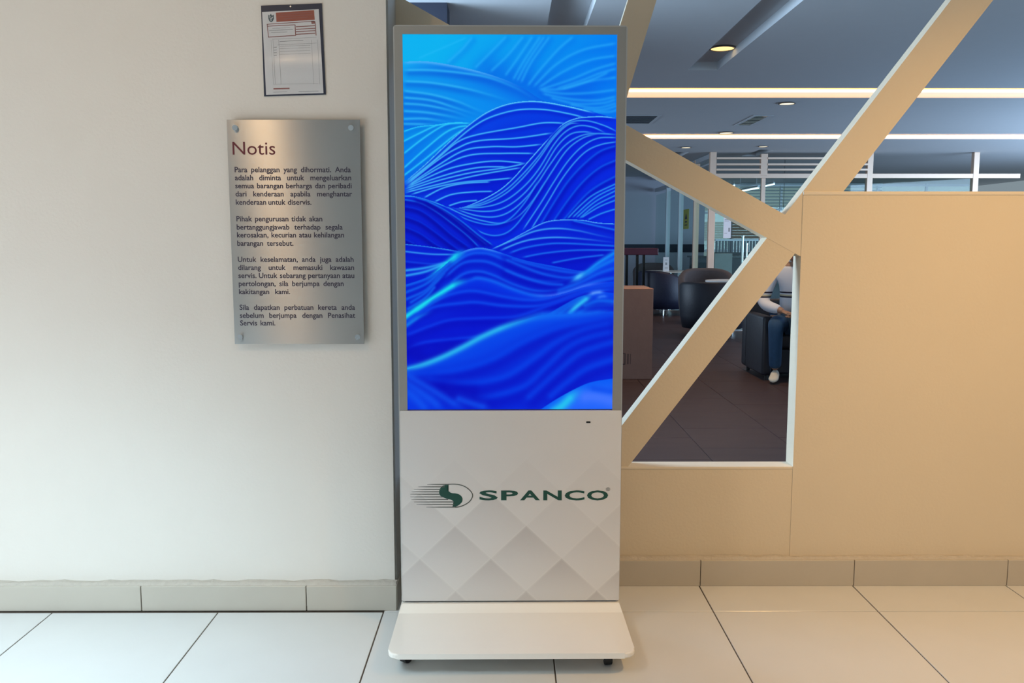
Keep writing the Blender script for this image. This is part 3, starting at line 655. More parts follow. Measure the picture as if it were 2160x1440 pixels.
put_text(bm, '\u00ae', x0, z0-.002, (z1-z0)/.75, yl, width=x1-x0)
fintext('registered_mark', bm, M['logogrey'], kiosk)

# ---- base plate and casters
yf = (KI @ PZ(1080, 1378, .078)).y; yb = .17
bm = nb(); hw = .384
outline = [(-hw+.004, yb), (-hw, yb-.02)] + [(-hw, .02), (-hw, yf+.06)]
pts = [(hw, yb)] + [(hw, yf+.035)] + [(hw-.035+.035*_c(R(a)), yf+.035-.035*_s(R(a))) for a in range(15, 91, 15)] + [(-hw+.035-.035*_s(R(a)), yf+.035-.035*_c(R(a))) for a in range(0, 91, 15)] + [(-hw, yb)]
slabpoly(bm, pts, .060, .0775)
bmesh.ops.bevel(bm, geom=[e for e in bm.edges if abs(e.verts[0].co.z-e.verts[1].co.z) < 1e-6], offset=.005, segments=3, affect='EDGES', profile=.5)
# sloping collar under the panel
a = [bm.verts.new(v) for v in ((-hw+.002, -.055, .077), (hw-.002, -.055, .077), (hw-.008, -.012, .0935), (-hw+.008, -.012, .0935), (-hw+.008, .085, .0935), (hw-.008, .085, .0935), (hw-.002, .10, .077), (-hw+.002, .10, .077))]
for f in ((0, 1, 2, 3), (3, 2, 5, 4), (4, 5, 6, 7), (0, 3, 4, 7), (1, 6, 5, 2)): bm.faces.new([a[i] for i in f])
fin('base_plate', bm, M['white_gloss'], kiosk)
fin('base_neck', bx(-kw+.012, kw-.012, .006, .06, .0925, .106), M['case'], kiosk)
def caster(x, y, rz):
    c = nb(); cyl(c, (x, y, .050), (x, y, .0603), .024, n=20); 
    fk = fin('caster', c, M['chrome'], kiosk)
    d = Vector((_c(rz), _s(rz), 0)); e = Vector((-d.y, d.x, 0))
    w = nb(); cyl(w, Vector((x, y, .025))+e*.011, Vector((x, y, .025))-e*.011, .025, n=24); bevel_all(w, .003, 2)
    fin('caster_wheel', w, M['rubber'], fk)
    for s_ in (-1, 1):
        k = nb()
        p0 = Vector((x, y, 0)) + e*(.0155*s_)
        v = [p0 + d*a + Vector((0, 0, z)) + e*(t*s_) for t in (-.0015, .0015) for a, z in ((-.012, .052), (.014, .052), (.009, .018), (-.009, .018))]
        q = [k.verts.new(z) for z in v]
        for f in ((0, 1, 2, 3), (7, 6, 5, 4), (0, 4, 5, 1), (1, 5, 6, 2), (2, 6, 7, 3), (3, 7, 4, 0)): k.faces.new([q[i] for i in f])
        fin('fork_plate', k, M['chrome'], fk)
cR = KI @ PZ(1283, 1406, 0); cL = KI @ PZ(857, 1399, 0)
caster(cR.x, cR.y+.02, R(95)); caster(cL.x, cL.y+.012, R(60)); caster(.31, yb-.05, R(80)); caster(-.31, yb-.05, R(100))

# ------------------------------------------------------------------ steel notice plaque
PX1 = PY(764, 490, YW-.02).x; PX0 = PY(480, 300, YW-.02).x; PZ1 = PY(700, 252.5, YW-.02).z; PZ0 = PY(700, 725, YW-.02).z
plaque = thing('notice_plaque', 'brushed steel notice plaque with maroon heading screwed to the cream wall', 'plaque', ((PX0+PX1)/2, YW, PZ0))
PI_ = -Vector(plaque.location)
ypl = -.022
bm = bx(PX0+PI_.x, PX1+PI_.x, ypl, ypl+.002, 0, PZ1-PZ0, bev=.0006, seg=1)
sm = bpy.data.materials.new('brushed_steel'); sm.use_nodes = True; nt = sm.node_tree; bs = nt.nodes['Principled BSDF']
bs.inputs['Metallic'].default_value = 1; bs.inputs['Base Color'].default_value = (.47, .465, .455, 1); bs.inputs['Roughness'].default_value = .36
bs.inputs['Anisotropic'].default_value = 1.0; bs.inputs['Anisotropic Rotation'].default_value = .25
tg = nt.nodes.new('ShaderNodeTangent'); tg.direction_type = 'RADIAL'; tg.axis = 'Z'
nt.links.new(tg.outputs[0], bs.inputs['Tangent'])
tcn = nt.nodes.new('ShaderNodeTexCoord'); mp = nt.nodes.new('ShaderNodeMapping'); mp.inputs['Scale'].default_value = (4, 1, 900)
nz = nt.nodes.new('ShaderNodeTexNoise'); nz.inputs['Scale'].default_value = 3; bp = nt.nodes.new('ShaderNodeBump'); bp.inputs['Strength'].default_value = .0; bp.inputs['Distance'].default_value = .0005
nt.links.new(tcn.outputs['Object'], mp.inputs[0]); nt.links.new(mp.outputs[0], nz.inputs['Vector']); nt.links.new(nz.outputs[0], bp.inputs['Height']); nt.links.new(bp.outputs[0], bs.inputs['Normal'])
fin('plate', bm, sm, plaque)
def wq(px, py, y=YW-.022): p = PY(px, py, y) + PI_; return p
for px, py in ((741, 270), (755, 710)):
    p = wq(px, py); mirror = (PX0+PX1+2*PI_.x) - p.x
    for x in (p.x, mirror):
        c = nb(); cyl(c, (x, -.001, p.z), (x, ypl-.009, p.z), .0095, n=24); bevel_all(c, .0015, 2); s_ = fin('screw_cap', c, M['chrome'], plaque)
yt = ypl-.0006
bm = nb(); a = wq(491, 326); c = wq(581, 326); h = wq(581, 297).z-a.z
put_text(bm, 'Notis', a.x, a.z, h/.727, yt, width=c.x-a.x)
fintext('heading', bm, M['inkred'], plaque)
LN = [('Para pelanggan  yang dihormati. Anda', 363, 740), ('adalah diminta untuk mengeluarkan', 380, 741), ('semua barangan berharga dan peribadi', 397, 742), ('dari kenderaan apabila menghantar', 414, 743), ('kenderaan untuk diservis.', 431.5, 657), None,
      ('Pihak pengurusan tidak akan', 466.5, 680), ('bertanggungjawab terhadap segala', 484, 723), ('kerosakan, kecurian atau kehilangan', 500.5, 726), ('barangan tersebut.', 518, 619), None,
      ('Untuk keselamatan, anda juga adalah', 552, 746), ('dilarang untuk memasuki kawasan', 569, 747), ('servis. Untuk sebarang pertanyaan atau', 586, 747.5), ('pertolongan, sila berjumpa  dengan', 603, 725), ('kakitangan kami.', 620, 612), None,
      ('Sila dapatkan perbatuan kereta anda', 653, 749), ('sebelum berjumpa dengan Penasihat', 670, 749.5), ('Servis kami.', 686, 581)]
xl_ = (wq(508, 690).x + wq(494, 360).x)/2
bm = nb(); size = (wq(600, 354).z - wq(600, 363).z)/.55*.97
for L in LN:
    if L is None:
        fintext('paragraph', bm, M['ink'], plaque); bm = nb(); continue
    s, by, ex = L
    e = wq(ex, by); words = s.split(); ws = [text_w(q, .016)*size for q in words]; total = e.x - xl_
    k = min(1.0, (total - .0055*(len(words)-1))/sum(ws)); gap = (total - k*sum(ws))/(len(words)-1)
    x = xl_
    for q, w_ in zip(words, ws):
        put_text(bm, q, x, e.z, size, yt, width=w_*k, bold=.016); x += w_*k + gap
fintext('paragraph', bm, M['ink'], plaque)

# ------------------------------------------------------------------ document pocket
yd = YW
d0_ = PY(617, 105, yd)
doc = thing('document_pocket', 'navy backed clear pocket holding a printed form with red banner', 'document holder', (d0_.x, yd, d0_.z))
def dq(px, py): p = PY(px, py, yd-.004); return (p.x-d0_.x, p.z-d0_.z)
fin('backing', bevel_all(prism(nb(), [dq(550.5, 12), dq(678.5, 7), dq(681, 66), dq(687, 199), dq(557, 203)][::-1], -.004, -.0005), .0012, 2), M['navyboard'], doc)
bm = nb(); c = dq(613, 14); cyl(bm, (c[0], -.004, c[1]), (c[0], -.0062, c[1]), .0028, n=14); fin('rivet', bm, M['chrome'], doc)
fin('paper', prism(nb(), [dq(553, 25.5), dq(672.5, 19.5), dq(677, 95), dq(682.5, 196.5), dq(561.5, 200)][::-1], -.0052, -.0042), M['paper'], doc)
def pr(name, polys, m):
    b_ = nb()
    for q in polys: flat(b_, [dq(*z) for z in q], -.0056)
    return fintext(name, b_, m, doc, 'stuff' if len(polys) > 4 else None)
def bar(x0, y0, x1, y1, w): return [(x0, y0-w), (x1, y1-w), (x1, y1+w), (x0, y0+w)]
def vbar(x0, y0, x1, y1, w): return [(x0-w, y0), (x0+w, y0), (x1+w, y1), (x1-w, y1)]
bn = pr('red_banner', [[(582, 27), (662.5, 21.5), (664, 42), (583.5, 46.5)]], M['redink'])
b_ = nb()
for k, (a, c, e) in enumerate(((592, 655, 29.8), (588, 659, 34.5), (598, 650, 39.5))):
    flat(b_, [dq(*z) for z in bar(a, e+1, c, e-3.4, .55)], -.0058)
fintext('banner_rule', b_, M['redline'], doc)
pr('crest', [[(566, 31), (569, 33.5), (571.3, 29), (574, 33.5), (577.5, 31), (578, 40), (575.5, 45), (572.5, 47), (569, 45.5), (566.5, 40)]], M['crest'])
b_ = nb(); 
for q in ([(568.2, 35), (571, 34.8), (571, 37), (568.4, 37.2)], [(573, 36), (576, 35.8), (575.6, 38), (573, 38.2)], [(569, 39.5), (575, 39), (573.5, 41), (570, 41.3)], [(570.5, 43), (573.5, 42.8), (572, 45)]): flat(b_, [dq(*z) for z in q], -.0058)
fintext('crest_detail', b_, M['paper'], doc)
P_ = [bar(563, 51.5, 663, 45, .7), bar(564, 55.5, 622, 52.6, .7), bar(565.5, 78.5, 623, 75, .8), vbar(563.8, 51, 566.5, 79, .7), vbar(622.5, 52, 624, 75.5, .9), vbar(664.5, 45, 667, 75, .8)]
for y in (55.5, 61, 66, 71.5): P_.append(bar(624.5, y+1.2, 665, y-1.2, .9))
P_.append([(656.5, 44.5), (663.5, 44), (665, 50), (657.5, 50.8)]); P_.append(bar(577, 187.5, 611, 186.5, 1.3))
pr('red_form_box', P_, M['redline'])
P_ = [bar(568, 64.5, 618, 62.5, .5), bar(574, 60, 612, 58.5, .3), bar(572, 69, 606, 67.5, .4), bar(590, 88, 640, 85, .5), bar(586, 95, 668, 91, .25), bar(574, 83, 668, 79, .25), bar(577, 178, 672, 176, .25)]
for y in (100, 106, 111.5, 117): P_.append(bar(577.5, y, 584, y-.4, .6))
for y in (98, 103, 109, 115): P_.append(bar(590, y, 655, y-2.5, .25))
for x, w_ in ((572, .2), (576, .25), (588, .25), (657, .25), (670, .3)): P_.append(vbar(x, 84, x+5, 178, w_))
P_ += [bar(630, 193.4, 672, 192.2, .6), bar(577, 194.5, 606, 193.5, .4)]
pr('form_lines', P_, M['greyink'])
b_ = nb(); n_, m_ = 10, 22; vg = []
for j in range(m_+1):
    row = []
    for i in range(n_+1):
        u, v = i/n_, j/m_
        xl2 = 552.5 + (561.5-552.5)*v; xr2 = 672 + (682.5-672)*v; yt2 = 26 - 6.2*u; yb2 = 200.5 - 3.5*u
        q = dq(xl2 + (xr2-xl2)*u, yt2 + (yb2-yt2)*v)
        y = -.0064 - .0095*math.exp(-((v-.70)**2)/.02)*(.3+.7*u) - .0006*math.sin(9*v+5*u) - (.0014*abs(math.sin(14*v))*max(0, u-.75)*4 if v > .35 else 0)
        row.append(b_.verts.new((q[0], y, q[1])))
    vg.append(row)
for j in range(m_):
    for i in range(n_): b_.faces.new((vg[j][i], vg[j+1][i], vg[j+1][i+1], vg[j][i+1]))
fin('clear_sleeve', b_, M['sleeve'], doc, smooth=True)

# ------------------------------------------------------------------ hall ceiling lamps
def downlight(px, py, z, dia, label, group='round downlights in the hall ceiling', m='warmlamp2'):
    c = PZ(px, py, z)
    t = thing('ceiling_downlight', label, 'ceiling light', (c.x, c.y, z), 0, None)
    r = dia/2; b_ = nb(); n = 28
    ra, rb = r*1.13, r*.98
    ring = [[b_.verts.new((rr*_c(2*math.pi*i/n), rr*_s(2*math.pi*i/n), zz)) for i in range(n)] for rr, zz in ((ra, -.001), (ra, -.012), (rb, -.014), (rb, -.001))]
    for k in range(4):
        for i in range(n): b_.faces.new((ring[k][i], ring[k][(i+1) % n], ring[(k+1) % 4][(i+1) % n], ring[(k+1) % 4][i]))
    fin('trim_ring', b_, M['ring'], t, smooth=False)
    L = bpy.data.lights.new('downlight_beam', 'SPOT'); L.energy = 150 if m == 'warmlamp' else 30; L.color = (1, .66, .36); L.spot_size = R(115); L.spot_blend = .9; L.shadow_soft_size = .07
    lo = bpy.data.objects.new('downlight_beam', L); COL.objects.link(lo); lo.location = (c.x, c.y, z-.03)
    b_ = nb(); cyl(b_, (0, 0, -.001), (0, 0, -.009), rb, n=28); fin('lens', b_, M[m], t)
    return t
downlight(1524, 100, HZ+.075, .20, 'large amber downlight inside the long ceiling recess', m='warmlamp')
downlight(1532, 279, HZ, .20, 'warm downlight just before the thin far cove strip')
downlight(1447, 310, HZ, .16, 'small warm downlight above the sloping lattice beam')
downlight(1610, 308, HZ, .15, 'small warm downlight above the lit office post')
downlight(1535, 333, HZ, .13, 'smallest warm downlight, in front of the office louvres')
downlight(1660, 217, HZ, .17, 'warm downlight just beyond the bright near cove strip')
for k, (yc, h, segs, lab) in enumerate(((co1, .095, ((1.0, 4.05), (4.22, 9.4)), 'bright near cove strip glowing orange across the hall ceiling'), (co2, .060, ((1.0, 9.4),), 'thin far cove strip glowing pale yellow across the hall ceiling'))):
    t = thing('cove_light', lab, 'cove light', (1.0, yc, HZ+h))
    for a, c in segs:
        b_ = nb(); box(b_, a-1.0, c-1.0, -.045, -.006, -.036, -.012, bev=.004, seg=1); fin('led_strip', b_, M['ledstrip'], t)
    b_ = nb()
    box(b_, segs[0][0]-1.0, segs[-1][1]-1.0, -.048, -.003, -.011, -.001); fin('channel', b_, M['alu'], t)
    L = bpy.data.lights.new('cove_glow', 'AREA'); L.shape = 'RECTANGLE'; L.size = 8.0; L.size_y = .03; L.energy = 10; L.color = (1, .42, .12)
    lo = bpy.data.objects.new('cove_glow', L); COL.objects.link(lo); lo.location = (5.2, yc-.09, HZ+h-.012); lo.rotation_euler = (R(50), 0, 0)
def grille(px, py, sx, sy, lab, n):
    c = PZ(px, py, HZ); t = thing('ceiling_vent', lab, 'vent', (c.x, c.y, HZ))
    b_ = nb(); 
    for a in ((-sx/2, -sx/2+.04, -sy/2, sy/2), (sx/2-.04, sx/2, -sy/2, sy/2), (-sx/2+.04, sx/2-.04, -sy/2, -sy/2+.04), (-sx/2+.04, sx/2-.04, sy/2-.04, sy/2)): box(b_, *a, -.007, -.001)
    fin('frame', b_, M['hallceil'], t)
    fin('grille_back', bx(-sx/2+.04, sx/2-.04, -sy/2+.04, sy/2-.04, -.004, -.001), M['black'], t)
    for i in range(n):
        y = -sy/2+.06 + (sy-.12)*(i+.5)/n
        fin('slat', bx(-sx/2+.04, sx/2-.04, y-.012, y+.012, -.0065, -.0045), M['case'], t)
grille(1318, 252, .82, .82, 'square dark air vent in the hall ceiling beside the kiosk', 6)
grille(1588, 254, .25, 1.0, 'narrow linear air vent between the two cove strips', 3)

# ------------------------------------------------------------------ cardboard box
c = PZ(1375, 800, 0)
cb = thing('cardboard_box', 'tall brown cardboard carton taped on top standing behind the kiosk', 'box', (c.x-.28, c.y, 0), 0)
bh = PY(1375, 610, c.y).z
fin('carton', bx(-.28, .28, 0, .62, 0, bh, bev=.004, seg=1), M['card'], cb)
for s_ in (-1, 1):
    b_ = nb(); box(b_, -.282, .282, (.0 if s_ < 0 else .312), (.308 if s_ < 0 else .62), bh, bh+.005); fin('flap', b_, M['cardtop'], cb)
fin('tape_strip', bx(-.283, .283, .285, .335, bh+.005, bh+.0065), M['tape'], cb)
fin('tape_strip', bx(.2805, .2815, .29, .33, bh-.18, bh), M['tape'], cb)
b_ = nb()
for x in (-.235, -.115): flat(b_, [(x, .17), (x+.05, .17), (x+.05, .23), (x, .23)], -.0006)
for x0, x1, z0, z1 in ((-.27, .02, .145, .152), (-.27, .02, .25, .256), (.012, .02, .145, .256), (.04, .05, .15, .25), (.065, .07, .15, .25), (-.25, -.12, .09, .105), (-.26, -.16, .115, .12)): flat(b_, [(x0, z0), (x1, z0), (x1, z1), (x0, z1)], -.0006)
fintext('handling_print', b_, M['cardink'], cb)

# ------------------------------------------------------------------ maroon bar table
c = PY(1345, 530, 15.2)
bt = thing('bar_table', 'tall maroon topped bar table with dark legs behind the carton', 'table', (c.x-.05, 15.2, 0))
zt1 = PY(1345, 523, 15.2).z; zt0 = PY(1345, 537, 15.2).z
fin('table_top', bx(-.42, .36, -.3, .3, zt0, zt1, bev=.01), M['maroon'], bt)
for x in (-.30, -.14, .04, .20):
    fin('leg', bx(x-.022, x+.022, -.05 + (.3 if x in (-.30, .20) else 0), .0 + (.3 if x in (-.30, .20) else 0), 0, zt0), M['black'], bt)

# ------------------------------------------------------------------ armchairs
def tub(name, loc, rz, label, m, r=.40, hb=.84, ha=.62, wob=0):
    t = thing(name, label, 'armchair', (loc[0], loc[1], 0), rz)
    b_ = nb(); n = 26; A0_ = R(128); rows = []
    for i in range(n+1):
        a = -A0_ + 2*A0_*i/n; k = .5+.5*_c(a*180/128*.78) ; k = max(0, min(1, k))
        h = ha + (hb-ha)*(k*k*(3-2*k)); ro = r*(1+.04*_c(a)); ri = r-.095
        d = Vector((-_c(a), _s(a), 0))          # back points -x
        prof = [(ro*.93, .12), (ro, .30), (ro+.015, h-.04), (ro-.015, h-.005), ((ro+ri)/2, h), (ri+.012, h-.01), (ri, h-.05), (ri, .30), (ri, .12)]
        rows.append([b_.verts.new(d*q + Vector((0, 0, z))) for q, z in prof])
    for a_, c_ in zip(rows[:-1], rows[1:]):
        for k in range(len(a_)): b_.faces.new((a_[k], c_[k], c_[(k+1) % len(a_)], a_[(k+1) % len(a_)]))
    b_.faces.new(rows[0]); b_.faces.new(rows[-1][::-1])
    fin('backrest_shell', b_, m, t, smooth=True)
    b_ = nb(); pts = [(-(r-.10)*_c(R(a)), (r-.10)*_s(R(a))) for a in range(-110, 111, 10)] + [(r*.78, r*.70), (r*.78, -r*.70)]
    slabpoly(b_, pts, .30, .45); bevel_all(b_, .03, 3, 50); fin('seat_cushion', b_, m, t, smooth=True)
    b_ = nb(); slabpoly(b_, [(x*1.0, y*1.0) for x, y in pts], .12, .295); fin('seat_base', b_, m, t)
    for sx, sy in ((-.22, -.2), (-.22, .2), (.2, -.24), (.2, .24)):
        l = nb(); cyl(l, (sx, sy, .125), (sx*1.05, sy*1.05, 0), .022, .016, n=10); fin('leg', l, M['chrome'], t)
    return t
c1 = PZ(1398, 657, 0); c2 = PZ(1500, 712, 0)
tub('tub_armchair', (c1.x-.10, 15.85), R(38), 'round-backed navy tub armchair in front of the small table with the card', M['leather'], .45, .80, .58)
tub('tub_armchair', (c2.x+.08, c2.y+.30), R(70), 'low black tub armchair with its back turned, close to the white table', M['leather2'], .45, .77, .72)
tub('tub_armchair', (c1.x+.15, 18.5), R(-100), 'taupe tub armchair on the far side of the card table', M['taupe'], .42, .86, .62)
tub('tub_armchair', (3.22, 14.15), R(-95), 'brown tub armchair beyond the white round table', M['taupe'], .45, .88, .62)
def cube_chair(loc, rz, label, m):
    t = thing('club_armchair', label, 'armchair', (loc[0], loc[1], 0), rz)
    fin('seat_base', bx(-.36, .34, -.28, .28, .06, .30, bev=.02), m, t, smooth=False)
    fin('seat_cushion', bx(-.24, .36, -.275, .275, .305, .44, bev=.035, seg=3), m, t, smooth=True)
    fin('backrest', bx(-.42, -.245, -.38, .38, .05, .74, bev=.03, seg=3), m, t, smooth=True)
    for s_ in (-1, 1):
        fin('armrest', bx(-.24, .36, .285*s_ if s_ > 0 else -.385, .385*s_ if s_ > 0 else -.285, .05, .62, bev=.025, seg=3), m, t, smooth=True)
    for sx in (-.34, .30):
        for sy in (-.32, .32): l = nb(); cyl(l, (sx, sy, .06), (sx, sy, 0), .02, n=10); fin('foot', l, M['rubber'], t)
    return t
cube_chair((2.815, 8.65), R(-90), 'boxy dark leather armchair the person in the striped sweatshirt sits in', M['leather2'])

def round_table(c, Y, zt, r, label, m):
    t = thing('round_table', label, 'table', (c.x, Y, 0))
    b_ = nb(); cyl(b_, (0, 0, zt-.025), (0, 0, zt), r, n=40); bevel_all(b_, .006, 2); fin('table_top', b_, m, t)
    b_ = nb(); cyl(b_, (0, 0, .03), (0, 0, zt-.025), .035, n=16); fin('pedestal', b_, M['chrome'], t)
    b_ = nb(); cyl(b_, (0, 0, 0), (0, 0, .012), .26, .25, n=32); cyl(b_, (0, 0, .012), (0, 0, .035), .25, .05, n=32); fin('foot_plate', b_, M['chrome'], t)
    return t
YT1 = PZ(1413, 571, .75).y
ct = PZ(1413, 571, .75); round_table(ct, ct.y, .75, .47, 'cream round cafe table with a white card standing on it', M['tabletop'])
ct2 = PZ(1545, 591, .74); round_table(ct2, ct2.y, .74, .40, 'white round cafe table behind the lattice beam', M['whitetop'])
# table card
c = PY(1405, 570, ct.y-.30)
tcard = thing('table_card', 'white upright card standing on the cream round table', 'table sign', (c.x, ct.y-.28, .75))
b_ = nb(); hh = PY(1405, 542, ct.y-.28).z-.75
v = [b_.verts.new(q) for q in ((-.055, -.04, 0), (.055, -.04, 0), (.055, 0, hh), (-.055, 0, hh), (-.055, .04, 0), (.055, .04, 0), (-.055, .036, 0), (.055, .036, 0), (.055, -.002, hh-.006), (-.055, -.002, hh-.006), (-.055, -.036, 0), (.055, -.036, 0))]
for f in ((0, 1, 2, 3), (3, 2, 5, 4), (10, 9, 8, 11), (9, 6, 7, 8), (0, 10, 11, 1), (4, 5, 7, 6)): b_.faces.new([v[i] for i in f])
fin('folded_card', b_, M['whitecard'], tcard)
b_ = nb()
def tilt(pts): b_.faces.new([b_.verts.new((x, -.0405 + .04*z/hh, z)) for x, z in pts])
for x0, x1, z0, z1 in ((-.018, .018, hh*.45, hh*.62), (-.03, .03, hh*.26, hh*.29), (-.03, .03, hh*.18, hh*.21), (-.025, .025, hh*.78, hh*.81)): tilt([(x0, z0), (x1, z0), (x1, z1), (x0, z1)])
fintext('card_print', b_, M['greyink'], tcard, 'stuff')

# ------------------------------------------------------------------ glazed office partition
cor = PZ(1504, 321, HZ); GXc, GYc = cor.x, cor.y
gp = thing('glass_partition', 'pale framed glass office partition with louvred transom', 'partition', (GXc, GYc, 0))
def post(x, y, w, d, z0, z1, m='alu'): return fin('post', bx(x-w/2, x+w/2, y-d/2, y+d/2, z0, z1, bev=.004, seg=1), M[m], gp)
ztr = PY(1560, 371, GYc).z
post(.0, 0, .11, .11, 0, HZ-.002)
xm = PY(1611, 340, GYc).x - GXc
post(xm, 0, .12, .10, ztr, HZ-.03); post(xm, 0, .07, .08, 0, ztr-.04)
for k in (1, 2): post(xm+k*1.9, 0, .10, .10, 0, HZ-.002)
fin('rail', bx(.055, xm+4.6, -.045, .045, ztr-.04, ztr+.04, bev=.004, seg=1), M['alu'], gp)
fin('rail', bx(.055, xm+4.6, -.03, .03, 0, .08), M['alu'], gp)
for py in (334, 347, 358):
    z = PY(1560, py, GYc).z
    fin('louvre', bx(.055, xm-.06, -.06, .06, z-.016, z+.016), M['alu'], gp); fin('louvre', bx(xm+.06, xm+1.85, -.06, .06, z-.016, z+.016), M['alu'], gp)
ys = []
for px in (1467, 1435, 1408):
    Yp = GXc / ((ray(px, 500).x)/(ray(px, 500).y)); ys.append(Yp-GYc)
for k, y in enumerate(ys): post(0, y, .10, .09 if k == 0 else .05, 0, HZ-.03 if k == 0 else 2.56, 'alu' if k == 0 else 'alucool')
yend = 21.9 - GYc
fin('rail', bx(-.04, .04, .055, ys[0]-.045, ztr-.04, ztr+.04, bev=.004, seg=1), M['alucool'], gp)
fin('rail', bx(-.04, .04, ys[0]+.045, yend, 2.52, 2.60), M['alucool'], gp)
fin('rail', bx(-.04, .04, .055, yend, HZ-.10, HZ-.02), M['alucool'], gp)
for z in (2.42, 2.57, 2.70): fin('louvre', bx(-.05, .05, .055, ys[0]-.045, z-.014, z+.014), M['alucool'], gp)
for a, c in ((.055, ys[0]-.045), (ys[0]+.045, ys[1]-.025), (ys[1]+.025, ys[2]-.025), (ys[2]+.025, yend)):
    fin('pane', bx(-.005, .005, a, c, .08, min(ztr-.04, 2.52)), M['glass'], gp)
for a, c in ((.055, xm-.04), (xm+.04, xm+1.85), (xm+1.95, xm+3.75)):
    fin('pane', bx(a, c, -.005, .005, .08, ztr-.04), M['glass'], gp)
# things on and behind the glass
Yg = GYc - .012
p = PY(1534, 478, Yg); h = PY(1534, 452, Yg).z-PY(1534, 500, Yg).z
po = thing('glass_poster', 'white paper poster stuck on the office glass', 'poster', (p.x, Yg, p.z))
fin('sheet', bx(-.068, .068, -.002, .0, -h/2, h/2), M['whitecard'], po)
b_ = nb()
for x0, x1, z0, z1 in ((-.05, .05, h*.30, h*.33), (-.05, .03, h*.24, h*.26), (.02, .055, -h*.22, -h*.05), (-.05, .0, -h*.3, -h*.28)): flat(b_, [(x0, z0), (x1, z0), (x1, z1), (x0, z1)], -.0026)
fintext('poster_print', b_, M['greyink'], po, 'stuff')
Ys = GYc + ys[0] + .6*(ys[1]-ys[0]); p = PY(1450, 462, Ys)
p.x = GXc
st = thing('glass_sticker', 'yellow-green notice sticker on the side glass', 'sticker', (GXc-.0075, Ys, PY(1450, 462, Ys).z))
b_ = nb(); hS = .20
box(b_, -.002, .0, -.28, .28, -hS, hS); fin('sheet', b_, M['green'], st)
b_ = nb()
def sideq(pts): b_.faces.new([b_.verts.new((-.0026, y, z)) for y, z in pts])
sideq([(-.12, .0), (.12, .0), (.0, .13)]); sideq([(-.10, -.04), (.10, -.04), (.10, -.07), (-.10, -.07)]); sideq([(-.14, -.11), (.14, -.11), (.14, -.13), (-.14, -.13)])
fin('sticker_print', b_, M['ink'], st)
# office interior
zc = PY(1545, 530, 19.0).z
ctr = thing('reception_counter', 'long dark reception counter inside the glass office', 'counter', (PY(1540, 540, 19).x, 19.0, 0))
fin('counter_front', bx(-.75, 2.6, 0, .6, 0, zc-.14), M['counter'], ctr); fin('counter_top', bx(-.8, 2.65, -.05, .65, zc-.14, zc-.10, bev=.005), M['black'], ctr)
fin('counter_shelf', bx(.35, 1.3, -.08, -.001, .78, .81), M['whitetop'], ctr)
c = PY(1525, 552, 17.4)
oc = thing('office_chair', 'grey-green office chair in front of the dark counter', 'chair', (c.x, 17.4, 0), R(10))
fin('backrest', bx(-.19, .19, -.02, .03, .92-.30, PY(1525, 534, 17.4).z, bev=.012), M['greychair'], oc)
fin('seat', bx(-.22, .22, .04, .46, .45, .52, bev=.02), M['greychair'], oc)
b_ = nb(); box(b_, -.05, .05, .02, .05, .42, .66); fin('back_bracket', b_, M['greychair'], oc)
b_ = nb(); cyl(b_, (0, .25, .08), (0, .25, .455), .03, n=12); fin('gas_column', b_, M['chrome'], oc)
for k in range(5):
    a = 2*math.pi*k/5; l = nb(); cyl(l, (0, .25, .09), (.28*_c(a), .25+.28*_s(a), .05), .022, .016, n=8); cyl(l, (.28*_c(a), .25+.28*_s(a)-.015, .025), (.28*_c(a), .25+.28*_s(a)+.015, .025), .025, n=12); fin('leg', l, M['rubber'], oc)
# vertical blind and wood slat panel
Yb = 20.6
x0, x1 = PY(1508, 520, Yb).x, PY(1600, 520, Yb).x; z0, z1 = PY(1550, 532, Yb).z, PY(1550, 508, Yb).z
vb = thing('vertical_blind', 'low grey vertical-slat screen beyond the counter', 'blind', (x0, Yb, 0))
fin('head_rail', bx(0, x1-x0, -.03, .03, z1, z1+.04), M['alucool'], vb)
fin('bottom_wall', bx(0, x1-x0, -.03, .03, 0, z0), M['counter'], vb)
for k in range(14):
    x = (x1-x0)*(k+.5)/14; fin('slat', bx(x-.025, x+.025, -.012, .012, z0, z1), M['blind'], vb)
Yd = 23.0
x0, x1 = PY(1540, 480, Yd).x, PY(1605, 480, Yd).x
ws = thing('slatted_wood_screen', 'warm wooden slat screen deep inside the office', 'screen', (x0, Yd, 0))
zz0, zz1 = PY(1560, 508, Yd).z, PY(1560, 462, Yd).z
for k in range(8):
    z = zz0 + (zz1-zz0)*(k+.5)/8; fin('slat', bx(.04, x1-x0-.04, -.02, .02, z-.035, z+.025), M['wood'], ws)
for x in (.0, x1-x0-.04): fin('upright', bx(x, x+.04, -.03, .03, 0, zz1+.05), M['counter'], ws)
for px, py0, py1, lab in ((1567, 500, 575, 'nearer slim chrome barrier post inside the office'), (1575, 516, 560, 'farther slim chrome barrier post inside the office')):
    Yq = 16.6 if px == 1567 else 18.2; a = PY(px, py0, Yq)
    q = thing('barrier_post', lab, 'post', (a.x, Yq, 0))
    b_ = nb(); cyl(b_, (0, 0, .03), (0, 0, a.z), .022, n=14); fin('pole', b_, M['chrome'], q)
    b_ = nb(); cyl(b_, (0, 0, 0), (0, 0, .03), .15, .13, n=24); fin('base', b_, M['chrome'], q)
    b_ = nb(); cyl(b_, (0, 0, a.z), (0, 0, a.z+.03), .03, n=14); fin('cap', b_, M['chrome'], q)
